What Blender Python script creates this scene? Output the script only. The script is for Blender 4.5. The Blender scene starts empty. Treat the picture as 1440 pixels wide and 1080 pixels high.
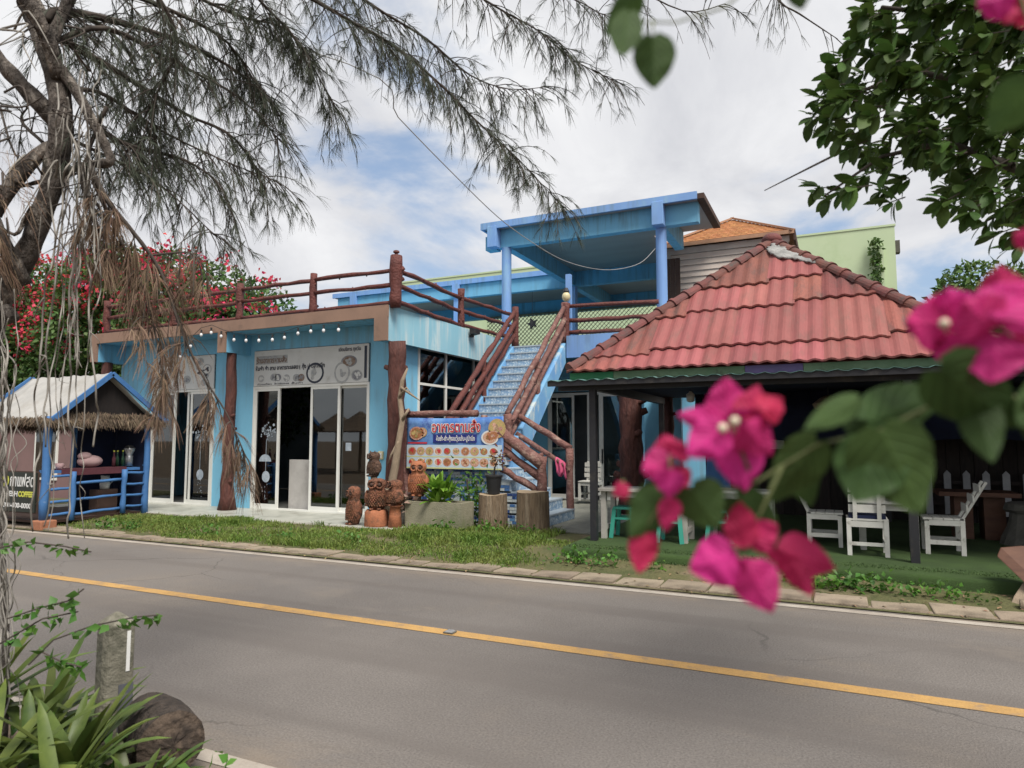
import bpy, math, random
import numpy as np
from mathutils import Vector, Matrix, noise
R=math.radians; rnd=random.Random(7); nr=np.random.default_rng(5)
sc=bpy.context.scene; COL=sc.collection
# ---------------------------------------------------------------- camera
HC=1.6; YAW=R(25.3); FPX=957.0; PIT=math.atan(77/FPX)
cd=bpy.data.cameras.new('camera'); cam=bpy.data.objects.new('camera',cd); COL.objects.link(cam)
cd.sensor_width=36; cd.lens=36*FPX/1440; cd.clip_start=.05; cd.clip_end=2000
cam.location=(0,0,HC); cam.rotation_euler=(R(90)+PIT,0,YAW); sc.camera=cam
cd.dof.use_dof=True; cd.dof.focus_distance=13; cd.dof.aperture_fstop=4.2
# ---------------------------------------------------------------- light
SUN_EL=R(56); SUN_AZ=R(-38)      # azimuth of the direction towards the sun, measured from +X
w=bpy.data.worlds.new('World'); sc.world=w; w.use_nodes=True
def build_world():
    nt=w.node_tree; N=nt.nodes; L=nt.links; N.clear()
    out=N.new('ShaderNodeOutputWorld'); bg=N.new('ShaderNodeBackground'); bg.inputs[1].default_value=.1
    sky=N.new('ShaderNodeTexSky'); sky.sky_type='NISHITA'; sky.sun_disc=False
    sky.sun_elevation=SUN_EL; sky.sun_rotation=R(90)-SUN_AZ; sky.dust_density=2.0
    tc=N.new('ShaderNodeTexCoord'); sep=N.new('ShaderNodeSeparateXYZ'); L.new(tc.outputs['Generated'],sep.inputs[0])
    def mth(op,a,b=None,c=None):
        n=N.new('ShaderNodeMath'); n.operation=op
        for i,x in enumerate((a,b,c)):
            if x is None: continue
            if isinstance(x,(int,float)): n.inputs[i].default_value=x
            else: L.new(x,n.inputs[i])
        return n.outputs[0]
    zc=mth('MAXIMUM',sep.outputs[2],0.0); d=mth('ADD',zc,.32)
    cx=mth('DIVIDE',sep.outputs[0],d); cy=mth('DIVIDE',sep.outputs[1],d)
    cmb=N.new('ShaderNodeCombineXYZ'); L.new(cx,cmb.inputs[0]); L.new(cy,cmb.inputs[1])
    def nz(scale,det,off,rough=.55,dist=.4):
        mp=N.new('ShaderNodeMapping'); mp.inputs['Location'].default_value=off; L.new(cmb.outputs[0],mp.inputs[0])
        n=N.new('ShaderNodeTexNoise'); n.inputs['Scale'].default_value=scale; n.inputs['Detail'].default_value=det
        n.inputs['Roughness'].default_value=rough; n.inputs['Distortion'].default_value=dist
        L.new(mp.outputs[0],n.inputs['Vector']); return n.outputs['Fac']
    def ramp(x,a,b,interp='EASE'):
        r=N.new('ShaderNodeValToRGB'); r.color_ramp.interpolation=interp
        r.color_ramp.elements[0].position=a; r.color_ramp.elements[1].position=b; L.new(x,r.inputs[0]); return r.outputs[0]
    cover=ramp(nz(CLOUD[0],7,CLOUD[1]),CLOUD[2],CLOUD[3])
    shade=nz(2.6,8,(7.3,1.9,0),.6,.6)
    cr=N.new('ShaderNodeValToRGB'); cr.color_ramp.elements[0].position=.32; cr.color_ramp.elements[1].position=.68
    cr.color_ramp.elements[0].color=(3.95,4.0,4.22,1); cr.color_ramp.elements[1].color=(5.25,5.27,5.36,1); L.new(shade,cr.inputs[0])
    skm=N.new('ShaderNodeMixRGB'); skm.blend_type='MULTIPLY'; skm.inputs[0].default_value=1; skm.inputs[2].default_value=(1,1,1,1)
    L.new(sky.outputs[0],skm.inputs[1])
    thin=N.new('ShaderNodeMixRGB'); thin.inputs[0].default_value=.5; L.new(skm.outputs[0],thin.inputs[1]); thin.inputs[2].default_value=(2.3,3.0,4.1,1)
    mx=N.new('ShaderNodeMixRGB'); L.new(cover,mx.inputs[0]); L.new(thin.outputs[0],mx.inputs[1]); L.new(cr.outputs[0],mx.inputs[2])
    L.new(mx.outputs[0],bg.inputs[0]); L.new(bg.outputs[0],out.inputs[0])
CLOUD=(1.5,(5.66,2.28,0),.33,.48)
build_world()
sl=bpy.data.lights.new('sun','SUN'); sl.energy=2.8; sl.angle=R(24); sl.color=(1,.95,.87)
so=bpy.data.objects.new('sun',sl); COL.objects.link(so)
so.rotation_euler=Vector((math.cos(SUN_AZ)*math.cos(SUN_EL),math.sin(SUN_AZ)*math.cos(SUN_EL),math.sin(SUN_EL))).to_track_quat('Z','Y').to_euler()
so.location=(0,0,30)
vs=sc.view_settings; vs.view_transform='Standard'; vs.look='None'; vs.gamma=1; vs.exposure=0.8; vs.use_curve_mapping=False
sc.cycles.max_bounces=7; sc.cycles.transparent_max_bounces=12; sc.cycles.caustics_reflective=False; sc.cycles.caustics_refractive=False
# ---------------------------------------------------------------- pixel ray helper (survey of the photograph)
_f=Vector((-math.sin(YAW)*math.cos(PIT),math.cos(YAW)*math.cos(PIT),math.sin(PIT)))
_r=Vector((math.cos(YAW),math.sin(YAW),0)); _u=_r.cross(_f)
def at(u,v,D): return Vector((0,0,HC))+(_f+_r*((u-720)/FPX)-_u*((v-540)/FPX))*D
def onY(u,v,y):
    d=_f+_r*((u-720)/FPX)-_u*((v-540)/FPX); return Vector((0,0,HC))+d*(y/d.y)
# ---------------------------------------------------------------- materials
def rgb(h): # srgb hex -> linear
    h=h.lstrip('#'); o=[]
    for i in (0,2,4):
        c=int(h[i:i+2],16)/255; o.append(c/12.92 if c<=.04045 else ((c+.055)/1.055)**2.4)
    return tuple(o)
def mixc(a,b,t): return tuple(a[i]*(1-t)+b[i]*t for i in range(3))
MATS={}
def M(name,c1,c2=None,scale=4,rough=.75,bump=0,bscale=40,spec=.35,metal=0,rn=0,isl=0,dirt=None,dscale=1.6,dlo=.5,dhi=.72,coord='Object',stretch=None,transl=0,fine=0,bdist=.02,streak=None):
    m=bpy.data.materials.new(name); m.use_nodes=True; nt=m.node_tree; N=nt.nodes; L=nt.links
    b=N['Principled BSDF']; b.inputs['Roughness'].default_value=rough; b.inputs['Specular IOR Level'].default_value=spec; b.inputs['Metallic'].default_value=metal
    if isinstance(c1,str): c1=rgb(c1)
    if c2 is None: c2=tuple(x*.78 for x in c1)
    if isinstance(c2,str): c2=rgb(c2)
    tc=N.new('ShaderNodeTexCoord'); vec=tc.outputs[coord]
    if stretch:
        mp=N.new('ShaderNodeMapping'); mp.inputs['Scale'].default_value=stretch; L.new(vec,mp.inputs[0]); vec=mp.outputs[0]
    def nz(s,d=6,ro=.6,v=None):
        n=N.new('ShaderNodeTexNoise'); n.inputs['Scale'].default_value=s; n.inputs['Detail'].default_value=d; n.inputs['Roughness'].default_value=ro
        L.new(v or vec,n.inputs['Vector']); return n.outputs['Fac']
    def rp(x,a,c):
        r=N.new('ShaderNodeMapRange'); r.interpolation_type='SMOOTHSTEP'; r.inputs[1].default_value=a; r.inputs[2].default_value=c; L.new(x,r.inputs[0]); return r.outputs[0]
    mx=N.new('ShaderNodeMixRGB'); mx.inputs[1].default_value=(*c1,1); mx.inputs[2].default_value=(*c2,1)
    L.new(rp(nz(scale),.3,.7),mx.inputs[0]); col=mx.outputs[0]
    if dirt:
        if isinstance(dirt,str): dirt=rgb(dirt)
        m2=N.new('ShaderNodeMixRGB'); m2.inputs[2].default_value=(*dirt,1); L.new(col,m2.inputs[1]); L.new(rp(nz(dscale,8,.68),dlo,dhi),m2.inputs[0]); col=m2.outputs[0]
    if streak:
        mp2=N.new('ShaderNodeMapping'); mp2.inputs['Scale'].default_value=(7,7,.35); L.new(tc.outputs[coord],mp2.inputs[0]); m4=N.new('ShaderNodeMixRGB'); m4.inputs[2].default_value=(*streak,1); L.new(col,m4.inputs[1])
        ml=N.new('ShaderNodeMath'); ml.operation='MULTIPLY'; L.new(rp(nz(1,4,.7,mp2.outputs[0]),.43,.68),ml.inputs[0]); L.new(rp(nz(.8,3,.5,tc.outputs[coord]),.4,.65),ml.inputs[1]); L.new(ml.outputs[0],m4.inputs[0]); col=m4.outputs[0]
    if fine:
        m3=N.new('ShaderNodeHueSaturation'); v=N.new('ShaderNodeMapRange'); v.inputs[1].default_value=.25; v.inputs[2].default_value=.75; v.inputs[3].default_value=1-fine; v.inputs[4].default_value=1+fine
        L.new(nz(bscale,3),v.inputs[0]); L.new(v.outputs[0],m3.inputs['Value']); L.new(col,m3.inputs['Color']); col=m3.outputs[0]
    for amt,kind in ((rn,'o'),(isl,'i')):
        if amt:
            if kind=='o': s_=N.new('ShaderNodeObjectInfo').outputs['Random']
            else: s_=N.new('ShaderNodeNewGeometry').outputs['Random Per Island']
            hs=N.new('ShaderNodeHueSaturation'); v=N.new('ShaderNodeMapRange'); v.inputs[3].default_value=1-amt; v.inputs[4].default_value=1+amt
            L.new(s_,v.inputs[0]); L.new(v.outputs[0],hs.inputs['Value'])
            h=N.new('ShaderNodeMapRange'); h.inputs[3].default_value=.5-amt*.05; h.inputs[4].default_value=.5+amt*.05
            ml=N.new('ShaderNodeMath'); ml.operation='MULTIPLY'; ml.inputs[1].default_value=7.31; fr=N.new('ShaderNodeMath'); fr.operation='FRACT'
            L.new(s_,ml.inputs[0]); L.new(ml.outputs[0],fr.inputs[0]); L.new(fr.outputs[0],h.inputs[0]); L.new(h.outputs[0],hs.inputs['Hue'])
            L.new(col,hs.inputs['Color']); col=hs.outputs[0]
    L.new(col,b.inputs['Base Color'])
    if bump:
        bp=N.new('ShaderNodeBump'); bp.inputs['Strength'].default_value=bump; bp.inputs['Distance'].default_value=bdist
        L.new(nz(bscale,5),bp.inputs['Height']); L.new(bp.outputs[0],b.inputs['Normal'])
    if transl:
        t=N.new('ShaderNodeBsdfTranslucent'); L.new(col,t.inputs[0]); ms=N.new('ShaderNodeMixShader'); ms.inputs[0].default_value=transl
        L.new(b.outputs[0],ms.inputs[1]); L.new(t.outputs[0],ms.inputs[2]); L.new(ms.outputs[0],N['Material Output'].inputs[0])
    MATS[name]=m; return m
def veins(name,amt=.3,bump=.4):         # leaf veins drawn from the blade's own UVs
    m=MATS[name]; nt=m.node_tree; N=nt.nodes; L=nt.links; b=N['Principled BSDF']; uv=N.new('ShaderNodeUVMap'); sp=N.new('ShaderNodeSeparateXYZ'); L.new(uv.outputs[0],sp.inputs[0])
    def mt(op,*a):
        n=N.new('ShaderNodeMath'); n.operation=op
        for i,x in enumerate(a):
            if isinstance(x,(int,float)): n.inputs[i].default_value=x
            else: L.new(x,n.inputs[i])
        return n.outputs[0]
    ax=mt('MULTIPLY',mt('ABSOLUTE',mt('SUBTRACT',sp.outputs[0],.5)),2.0); t=mt('SUBTRACT',mt('MULTIPLY',sp.outputs[1],6.5),mt('MULTIPLY',ax,2.6)); s=mt('POWER',mt('ABSOLUTE',mt('COSINE',mt('MULTIPLY',t,math.pi))),14.0); mid=mt('POWER',mt('SUBTRACT',1.0,ax),22.0); f=mt('MAXIMUM',s,mid)
    src=b.inputs['Base Color'].links[0].from_socket; hs=N.new('ShaderNodeHueSaturation'); L.new(src,hs.inputs['Color']); L.new(mt('ADD',1.0,mt('MULTIPLY',f,amt)),hs.inputs['Value']); L.new(hs.outputs[0],b.inputs['Base Color'])
    for n in N:
        if n.type=='BSDF_TRANSLUCENT': L.new(hs.outputs[0],n.inputs[0])
    bp=N.new('ShaderNodeBump'); bp.inputs['Strength'].default_value=bump; bp.inputs['Distance'].default_value=.002; L.new(mt('SUBTRACT',0.0,f),bp.inputs['Height']); L.new(bp.outputs[0],b.inputs['Normal'])
def Glass(name,tint=(.55,.62,.62),refl=1.0):
    m=bpy.data.materials.new(name); m.use_nodes=True; nt=m.node_tree; N=nt.nodes; L=nt.links; N.remove(N['Principled BSDF'])
    t=N.new('ShaderNodeBsdfTransparent'); t.inputs[0].default_value=(*tint,1); g=N.new('ShaderNodeBsdfGlossy'); g.inputs['Roughness'].default_value=.02; g.inputs[0].default_value=(.9,.95,.95,1)
    f=N.new('ShaderNodeFresnel'); f.inputs[0].default_value=1.5+refl*.35
    ms=N.new('ShaderNodeMixShader'); L.new(f.outputs[0],ms.inputs[0]); L.new(t.outputs[0],ms.inputs[1]); L.new(g.outputs[0],ms.inputs[2]); L.new(ms.outputs[0],N['Material Output'].inputs[0])
    MATS[name]=m; return m
def Emit(name,c,s):
    m=bpy.data.materials.new(name); m.use_nodes=True; b=m.node_tree.nodes['Principled BSDF']; b.inputs['Base Color'].default_value=(*c,1); b.inputs['Emission Color'].default_value=(*c,1); b.inputs['Emission Strength'].default_value=s; MATS[name]=m; return m
# ---------------------------------------------------------------- mesh builder
def wloc(o):
    v=Vector((0,0,0))
    while o: v=v+o.location; o=o.parent
    return v
class MB:
    def __init__(s): s.v=[]; s.f=[]; s.mi=[]; s.m=0
    def add(s,vs,fs):
        n=len(s.v); s.v+= [tuple(x) for x in vs]; s.f+=[tuple(i+n for i in f) for f in fs]; s.mi+=[s.m]*len(fs); return s
    def box(s,x0,x1,y0,y1,z0,z1):
        return s.add([(x0,y0,z0),(x1,y0,z0),(x1,y1,z0),(x0,y1,z0),(x0,y0,z1),(x1,y0,z1),(x1,y1,z1),(x0,y1,z1)],[(0,3,2,1),(4,5,6,7),(0,1,5,4),(1,2,6,5),(2,3,7,6),(3,0,4,7)])
    def bar(s,p,q,wd,h,up=(0,0,1)):
        p=Vector(p);q=Vector(q);t=(q-p).normalized();up=Vector(up)
        if abs(t.dot(up))>.95: up=Vector((0,1,0))
        a=t.cross(up).normalized()*wd/2; b=a.cross(t).normalized()*h/2
        return s.add([p-a-b,p+a-b,p+a+b,p-a+b,q-a-b,q+a-b,q+a+b,q-a+b],[(0,1,2,3),(7,6,5,4),(0,4,5,1),(1,5,6,2),(2,6,7,3),(3,7,4,0)])
    def tube(s,pts,rad,n=8,cap=True,jit=0):
        pts=[Vector(p) for p in pts]; k=len(pts)
        if not hasattr(rad,'__len__'): rad=[rad]*k
        t=(pts[1]-pts[0]).normalized(); a=t.orthogonal().normalized(); vs=[]
        for i,p in enumerate(pts):
            t=((pts[i+1] if i<k-1 else p)-(pts[i-1] if i else p)).normalized()
            a=(a-t*a.dot(t)).normalized(); b=t.cross(a)
            for j in range(n):
                th=2*math.pi*j/n; r=rad[i]*(1+(rnd.uniform(-jit,jit) if jit else 0)); vs.append(p+(a*math.cos(th)+b*math.sin(th))*r)
        fs=[(i*n+j,i*n+(j+1)%n,(i+1)*n+(j+1)%n,(i+1)*n+j) for i in range(k-1) for j in range(n)]
        if cap: fs+=[tuple(range(n))[::-1],tuple(range((k-1)*n,k*n))]
        return s.add(vs,fs)
    def lathe(s,c,prof,n=16,jit=0,sx=1,sy=1):
        vs=[];k=len(prof)
        for r,z in prof:
            for j in range(n):
                th=2*math.pi*j/n; q=r*(1+(rnd.uniform(-jit,jit) if jit else 0)); vs.append((c[0]+q*math.cos(th)*sx,c[1]+q*math.sin(th)*sy,c[2]+z))
        fs=[(i*n+j,i*n+(j+1)%n,(i+1)*n+(j+1)%n,(i+1)*n+j) for i in range(k-1) for j in range(n)]
        fs+=[tuple(range(n))[::-1],tuple(range((k-1)*n,k*n))]
        return s.add(vs,fs)
    def sph(s,c,rx,ry,rz,n=14,m=9):
        pr=[(max(.02,math.sin(math.pi*i/m)),-math.cos(math.pi*i/m)) for i in range(m+1)]
        k=len(s.v); s.lathe((0,0,0),pr,n)
        for i in range(k,len(s.v)): x=s.v[i]; s.v[i]=(c[0]+x[0]*rx,c[1]+x[1]*ry,c[2]+x[2]*rz)
        return s
    def prism(s,pts,vec):
        pts=[Vector(p) for p in pts]; n=len(pts); vec=Vector(vec)
        return s.add(pts+[p+vec for p in pts],[tuple(range(n))[::-1],tuple(range(n,2*n))]+[(i,(i+1)%n,n+(i+1)%n,n+i) for i in range(n)])
    def face(s,pts): return s.add(pts,[tuple(range(len(pts)))])
    def log(s,p,q,r,seg=9,wob=.02,n=9,r2=None,knots=3):
        p=Vector(p);q=Vector(q);t=(q-p); a=t.orthogonal().normalized(); b=t.normalized().cross(a)
        pts=[];rad=[];r2=r if r2 is None else r2
        for i in range(seg+1):
            u=i/seg; e=0 if i in(0,seg) else 1
            pts.append(p+t*u+(a*rnd.uniform(-wob,wob)+b*rnd.uniform(-wob,wob))*e); rad.append((r*(1-u)+r2*u)*rnd.uniform(.86,1.13))
        s.tube(pts,rad,n,jit=.05)
        for _ in range(knots):
            i=rnd.randrange(1,seg); d=(a*rnd.uniform(-1,1)+b*rnd.uniform(-1,1)+t.normalized()*.4).normalized()
            s.tube([pts[i],pts[i]+d*rad[i]*1.5],[rad[i]*.45,rad[i]*.3],6)
        return s
    def build(s,name,mat,parent=None,smooth=False,bev=0,local=False):
        me=bpy.data.meshes.new(name); off=wloc(parent) if parent and not local else Vector((0,0,0))
        vs=s.v if off.length==0 else [(x[0]-off.x,x[1]-off.y,x[2]-off.z) for x in s.v]
        me.from_pydata(vs,[],s.f)
        for m in (mat if isinstance(mat,(list,tuple)) else [mat]): me.materials.append(MATS[m] if isinstance(m,str) else m)
        if any(s.mi): me.polygons.foreach_set('material_index',s.mi)
        if smooth: me.polygons.foreach_set('use_smooth',[True]*len(me.polygons))
        me.update(); o=bpy.data.objects.new(name,me); COL.objects.link(o); o.parent=parent
        if bev:
            b=o.modifiers.new('bevel','BEVEL'); b.width=bev; b.segments=2; b.limit_method='ANGLE'
        return o
def tag(o,label=None,cat=None,group=None,kind=None):
    if label: o['label']=label
    if cat: o['category']=cat
    if group: o['group']=group
    if kind: o['kind']=kind
    return o
def thing(name,label,cat,loc=(0,0,0),group=None,rz=0):
    o=bpy.data.objects.new(name,None); COL.objects.link(o); o.location=loc; o.rotation_euler=(0,0,rz); o.empty_display_size=.2
    return tag(o,label,cat,group)
def struct(o): o['kind']='structure'; return o
def copy_tree(o,parent=None):
    c=o.copy(); COL.objects.link(c); c.parent=parent
    for ch in list(o.children): copy_tree(ch,c)
    return c
def inst(name,me,mtx,parent):           # one more copy of a shared mesh as a part
    o=bpy.data.objects.new(name,me); COL.objects.link(o); o.parent=parent
    off=wloc(parent) if parent else Vector((0,0,0)); o.matrix_basis=Matrix.Translation(-off)@mtx; return o
def npmesh(name,V,F,mat,parent=None,smooth=False):
    me=bpy.data.meshes.new(name); off=wloc(parent) if parent else Vector((0,0,0)); V=np.asarray(V,np.float32)-np.array(off,np.float32)
    F=np.asarray(F,np.int32); k=F.shape[1]
    me.vertices.add(len(V)); me.vertices.foreach_set('co',V.ravel()); me.loops.add(F.size); me.loops.foreach_set('vertex_index',F.ravel())
    me.polygons.add(len(F)); me.polygons.foreach_set('loop_start',np.arange(0,F.size,k,dtype=np.int32)); me.update(calc_edges=True)
    me.materials.append(MATS[mat] if isinstance(mat,str) else mat)
    if smooth: me.polygons.foreach_set('use_smooth',[True]*len(F))
    o=bpy.data.objects.new(name,me); COL.objects.link(o); o.parent=parent; return o
def nrm(a): return a/np.maximum(np.linalg.norm(a,axis=1,keepdims=True),1e-6)
def leaves_np(P,D,Nn,Ln,Wd):            # pointed leaf of two folded halves, 6 verts / 4 tris
    D=nrm(D); S=nrm(np.cross(D,Nn)); Nn=np.cross(S,D); L=Ln[:,None]; W=Wd[:,None]
    v=np.stack([P,P+D*L*.4+S*W*.5+Nn*W*.12,P+D*L*.45-Nn*W*.02,P+D*L*.4-S*W*.5+Nn*W*.12,P+D*L-Nn*L*.12],1)
    n=len(P); b=(np.arange(n)*5)[:,None]
    F=np.concatenate([b+np.array([[0,1,2]]),b+np.array([[1,4,2]]),b+np.array([[0,2,3]]),b+np.array([[2,4,3]])])
    return v.reshape(-1,3),F
def leaves_round(P,D,Nn,Ln,Wd):         # rounded leaf, 9 verts
    D=nrm(D); S=nrm(np.cross(D,Nn)); Nn=np.cross(S,D); L=Ln[:,None]; W=Wd[:,None]; U=((.0,.08),(.3,.38),(.62,.5),(.88,.3)); cols=[]
    for u,w_ in U: cols+=[P+D*L*u-S*W*w_+Nn*(W*w_*.3-L*.16*u*u),P+D*L*u-Nn*L*.16*u*u,P+D*L*u+S*W*w_+Nn*(W*w_*.3-L*.16*u*u)]
    cols.append(P+D*L-Nn*L*.16); v=np.stack(cols,1); n=len(P); b=(np.arange(n)*13)[:,None]; F=[]
    for i in range(3):
        k=i*3
        for q in ((k,k+1,k+4,k+3),(k+1,k+2,k+5,k+4)): F+=[b+np.array([[q[0],q[1],q[2]]]),b+np.array([[q[0],q[2],q[3]]])]
    F+=[b+np.array([[9,10,12]]),b+np.array([[10,11,12]])]
    return v.reshape(-1,3),np.concatenate(F)
def needles_np(P,D,Ln,wd,droop=.25):
    D=nrm(D); S=nrm(np.cross(D,nr.normal(size=P.shape))); L=Ln[:,None]; g=np.array([[0,0,-1.]])
    m=P+D*L*.5; e=P+D*L+g*L*droop
    v=np.stack([P-S*wd,P+S*wd,m+S*wd,m-S*wd,e+S*wd*.35,e-S*wd*.35],1); n=len(P); b=(np.arange(n)*6)[:,None]
    F=np.concatenate([b+np.array([[0,1,2,3]]),b+np.array([[3,2,4,5]])]); return v.reshape(-1,3),F
def text(body,size,mat,loc,parent,name='lettering',rot=(R(90),0,0),align='LEFT',offset=0,shear=0,sx=1,fitw=None):
    c=bpy.data.curves.new('t','FONT'); c.body=body; c.size=size; c.align_x=align; c.offset=offset; c.extrude=.0015; c.shear=shear
    t=bpy.data.objects.new('t',c); COL.objects.link(t); dg=bpy.context.evaluated_depsgraph_get(); dg.update()
    me=bpy.data.meshes.new_from_object(t.evaluated_get(dg)); bpy.data.objects.remove(t); bpy.data.curves.remove(c)
    xs=[v.co.x for v in me.vertices]; s_=sx
    if fitw and xs: s_=fitw/(max(xs)-min(xs))
    me.transform(Matrix.Scale(s_,4,(1,0,0))); me.materials.clear(); me.materials.append(MATS[mat])
    o=bpy.data.objects.new(name,me); COL.objects.link(o); o.parent=parent; o.location=Vector(loc)-wloc(parent); o.rotation_euler=rot; return o
# ---------------------------------------------------------------- palette
def asphalt():
    m=M('asphalt',(.178,.161,.148),(.145,.131,.121),scale=.7,rough=.9,bump=.6,bscale=75,spec=.2,dirt=(.21,.182,.155),dscale=.35,fine=.34)
    nt=m.node_tree; N=nt.nodes; L=nt.links; b=N['Principled BSDF']; src=b.inputs['Base Color'].links[0].from_socket; tc=N.new('ShaderNodeTexCoord')
    def nz(sc_,scale,det,ro=.6):
        mp=N.new('ShaderNodeMapping'); mp.inputs['Scale'].default_value=sc_; L.new(tc.outputs['Object'],mp.inputs[0]); n=N.new('ShaderNodeTexNoise'); n.inputs['Scale'].default_value=scale; n.inputs['Detail'].default_value=det; n.inputs['Roughness'].default_value=ro; L.new(mp.outputs[0],n.inputs['Vector']); return n.outputs['Fac']
    def rp(x,a,c,lo=0,hi=1):
        r=N.new('ShaderNodeMapRange'); r.interpolation_type='SMOOTHSTEP'; r.inputs[1].default_value=a; r.inputs[2].default_value=c; r.inputs[3].default_value=lo; r.inputs[4].default_value=hi; L.new(x,r.inputs[0]); return r.outputs[0]
    def mul(a,c):
        n=N.new('ShaderNodeMath'); n.operation='MULTIPLY'
        for i,x in enumerate((a,c)):
            if isinstance(x,(int,float)): n.inputs[i].default_value=x
            else: L.new(x,n.inputs[i])
        return n.outputs[0]
    def mix(f,c):
        x=N.new('ShaderNodeMixRGB'); x.inputs[2].default_value=(*c,1); L.new(f,x.inputs[0]); nonlocal src; L.new(src,x.inputs[1]); src=x.outputs[0]
    mix(mul(rp(nz((.03,1,1),1.5,3),.45,.62),.55),(.135,.12,.11))           # tyre-worn lanes along the road
    mix(mul(rp(nz((.6,1,1),.45,6,.7),.56,.66),.5),(.225,.195,.165))          # dusty patches
    mix(mul(rp(nz((1,1,1),2.2,7,.75),.66,.74),.6),(.09,.082,.078))           # oil spots
    v=N.new('ShaderNodeTexVoronoi'); v.feature='DISTANCE_TO_EDGE'; v.inputs['Scale'].default_value=.55; mp=N.new('ShaderNodeMapping'); L.new(tc.outputs['Object'],mp.inputs[0]); nn=N.new('ShaderNodeTexNoise'); nn.inputs['Scale'].default_value=1.7; nn.inputs['Detail'].default_value=5; ad=N.new('ShaderNodeVectorMath'); ad.operation='MULTIPLY_ADD'; ad.inputs[1].default_value=(.5,.5,0); L.new(tc.outputs['Object'],nn.inputs['Vector']); L.new(nn.outputs['Color'],ad.inputs[0]); L.new(mp.outputs[0],ad.inputs[2]); L.new(ad.outputs[0],v.inputs['Vector'])
    mix(mul(mul(rp(v.outputs['Distance'],.0,.008,1,0),rp(nz((1,1,1),.3,2),.5,.62)),.6),(.07,.064,.06))   # hairline cracks
    sp=N.new('ShaderNodeSeparateXYZ'); L.new(tc.outputs['Object'],sp.inputs[0]); ab=N.new('ShaderNodeMath'); ab.operation='SUBTRACT'; ab.inputs[1].default_value=4.9; L.new(sp.outputs[1],ab.inputs[0]); a2=N.new('ShaderNodeMath'); a2.operation='ABSOLUTE'; L.new(ab.outputs[0],a2.inputs[0])
    mix(mul(mul(rp(a2.outputs[0],1.7,2.45),rp(nz((.5,1,1),1.6,7,.7),.35,.65)),.75),(.26,.21,.16))         # sand drifted in from the edges
    L.new(src,b.inputs['Base Color'])
asphalt()
M('yellow_paint',(.45,.27,.095),(.37,.22,.08),scale=3,rough=.8,dirt=(.24,.18,.13),dscale=6,dlo=.5,dhi=.72,fine=.2,bscale=90)
M('white_paint',(.4,.36,.31),(.3,.26,.22),scale=3,rough=.8,dirt=(.2,.17,.14),dscale=7,dlo=.55,dhi=.75,fine=.12,bscale=120)
M('kerb_stone',(.29,.235,.175),(.2,.16,.12),scale=2.5,rough=.95,bump=.5,bscale=60,dirt=(.12,.095,.07),dscale=2.2,rn=.12,fine=.15)
M('soil',(.15,.105,.07),(.09,.065,.045),scale=2,rough=1,bump=.8,bscale=30,dirt=(.22,.17,.12),dscale=5,fine=.25)
M('verge_soil',(.12,.11,.05),(.07,.08,.03),scale=2,rough=1,bump=.9,bscale=40,dirt=(.2,.15,.1),dscale=1.2,fine=.25)
M('grass',(.11,.2,.03),(.2,.24,.06),scale=1.3,rough=.6,isl=.35,transl=.35)
M('weed',(.1,.22,.03),(.06,.15,.03),scale=3,rough=.5,isl=.3,transl=.3)
M('terrazzo',(.42,.42,.37),(.33,.34,.3),scale=3,rough=.45,dirt=(.25,.24,.2),dscale=3,fine=.15,bscale=200)
M('pebble_wash',(.26,.26,.22),(.19,.19,.165),scale=5,rough=.85,bump=.4,bscale=110,fine=.35)
M('terrace_edge',(.6,.58,.52),scale=6,rough=.6,dirt=(.3,.28,.22),dscale=4)
M('blue_wall',(.21,.51,.70),(.19,.47,.66),scale=1.2,rough=.7,bump=.08,bscale=30,dirt=(.17,.41,.57),dscale=1.5,dlo=.48,dhi=.8,fine=.03,stretch=(1,1,.45),streak=(.2,.34,.42))
M('blue_beam',(.17,.43,.62),(.14,.38,.57),scale=1.5,rough=.75,bump=.08,bscale=30,dirt=(.13,.30,.42),dscale=1.1,dlo=.55,dhi=.85,stretch=(1,1,.5),streak=(.12,.24,.32))
M('side_fascia',(.27,.50,.60),(.23,.46,.57),scale=1.5,rough=.7,bump=.08,bscale=30,dirt=(.45,.6,.64),dscale=1.6,dlo=.56,dhi=.75,stretch=(1,1,.4),streak=(.55,.62,.62))
M('periwinkle',(.2,.36,.66),(.17,.31,.6),scale=1.5,rough=.65,bump=.06,bscale=30,dirt=(.24,.42,.6),dscale=2,stretch=(1,1,.4),streak=(.16,.27,.42))
M('patchy_blue',(.14,.32,.6),(.2,.42,.62),scale=3,rough=.8,dirt=(.5,.58,.6),dscale=2.4,dlo=.5,dhi=.66,stretch=(1,1,.6))
M('brown_trim',(.28,.178,.13),(.23,.148,.11),scale=2,rough=.75,bump=.1,bscale=40,dirt=(.18,.12,.09),dscale=3)
M('log_paint',(.135,.042,.034),(.095,.032,.028),scale=6,rough=.6,bump=.8,bscale=22,bdist=.04,spec=.3,dirt=(.2,.12,.09),dscale=6,dlo=.6,dhi=.78)
M('log_worn',(.21,.10,.085),(.13,.06,.052),scale=9,rough=.7,bump=.8,bscale=22,bdist=.04,dirt=(.32,.22,.18),dscale=5,dlo=.5,dhi=.7)
M('trunk_post',(.115,.042,.032),(.065,.026,.022),scale=9,rough=.7,bump=1,bscale=16,bdist=.06,dirt=(.26,.15,.09),dscale=4,dlo=.62,dhi=.75,stretch=(1,1,.25))
M('white_frame',(.72,.72,.68),(.66,.66,.62),scale=3,rough=.45,dirt=(.5,.47,.4),dscale=4,dlo=.6,dhi=.8)
Glass('door_glass',(.6,.66,.66),1.7); Glass('window_glass',(.35,.43,.45),1.9)
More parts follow.
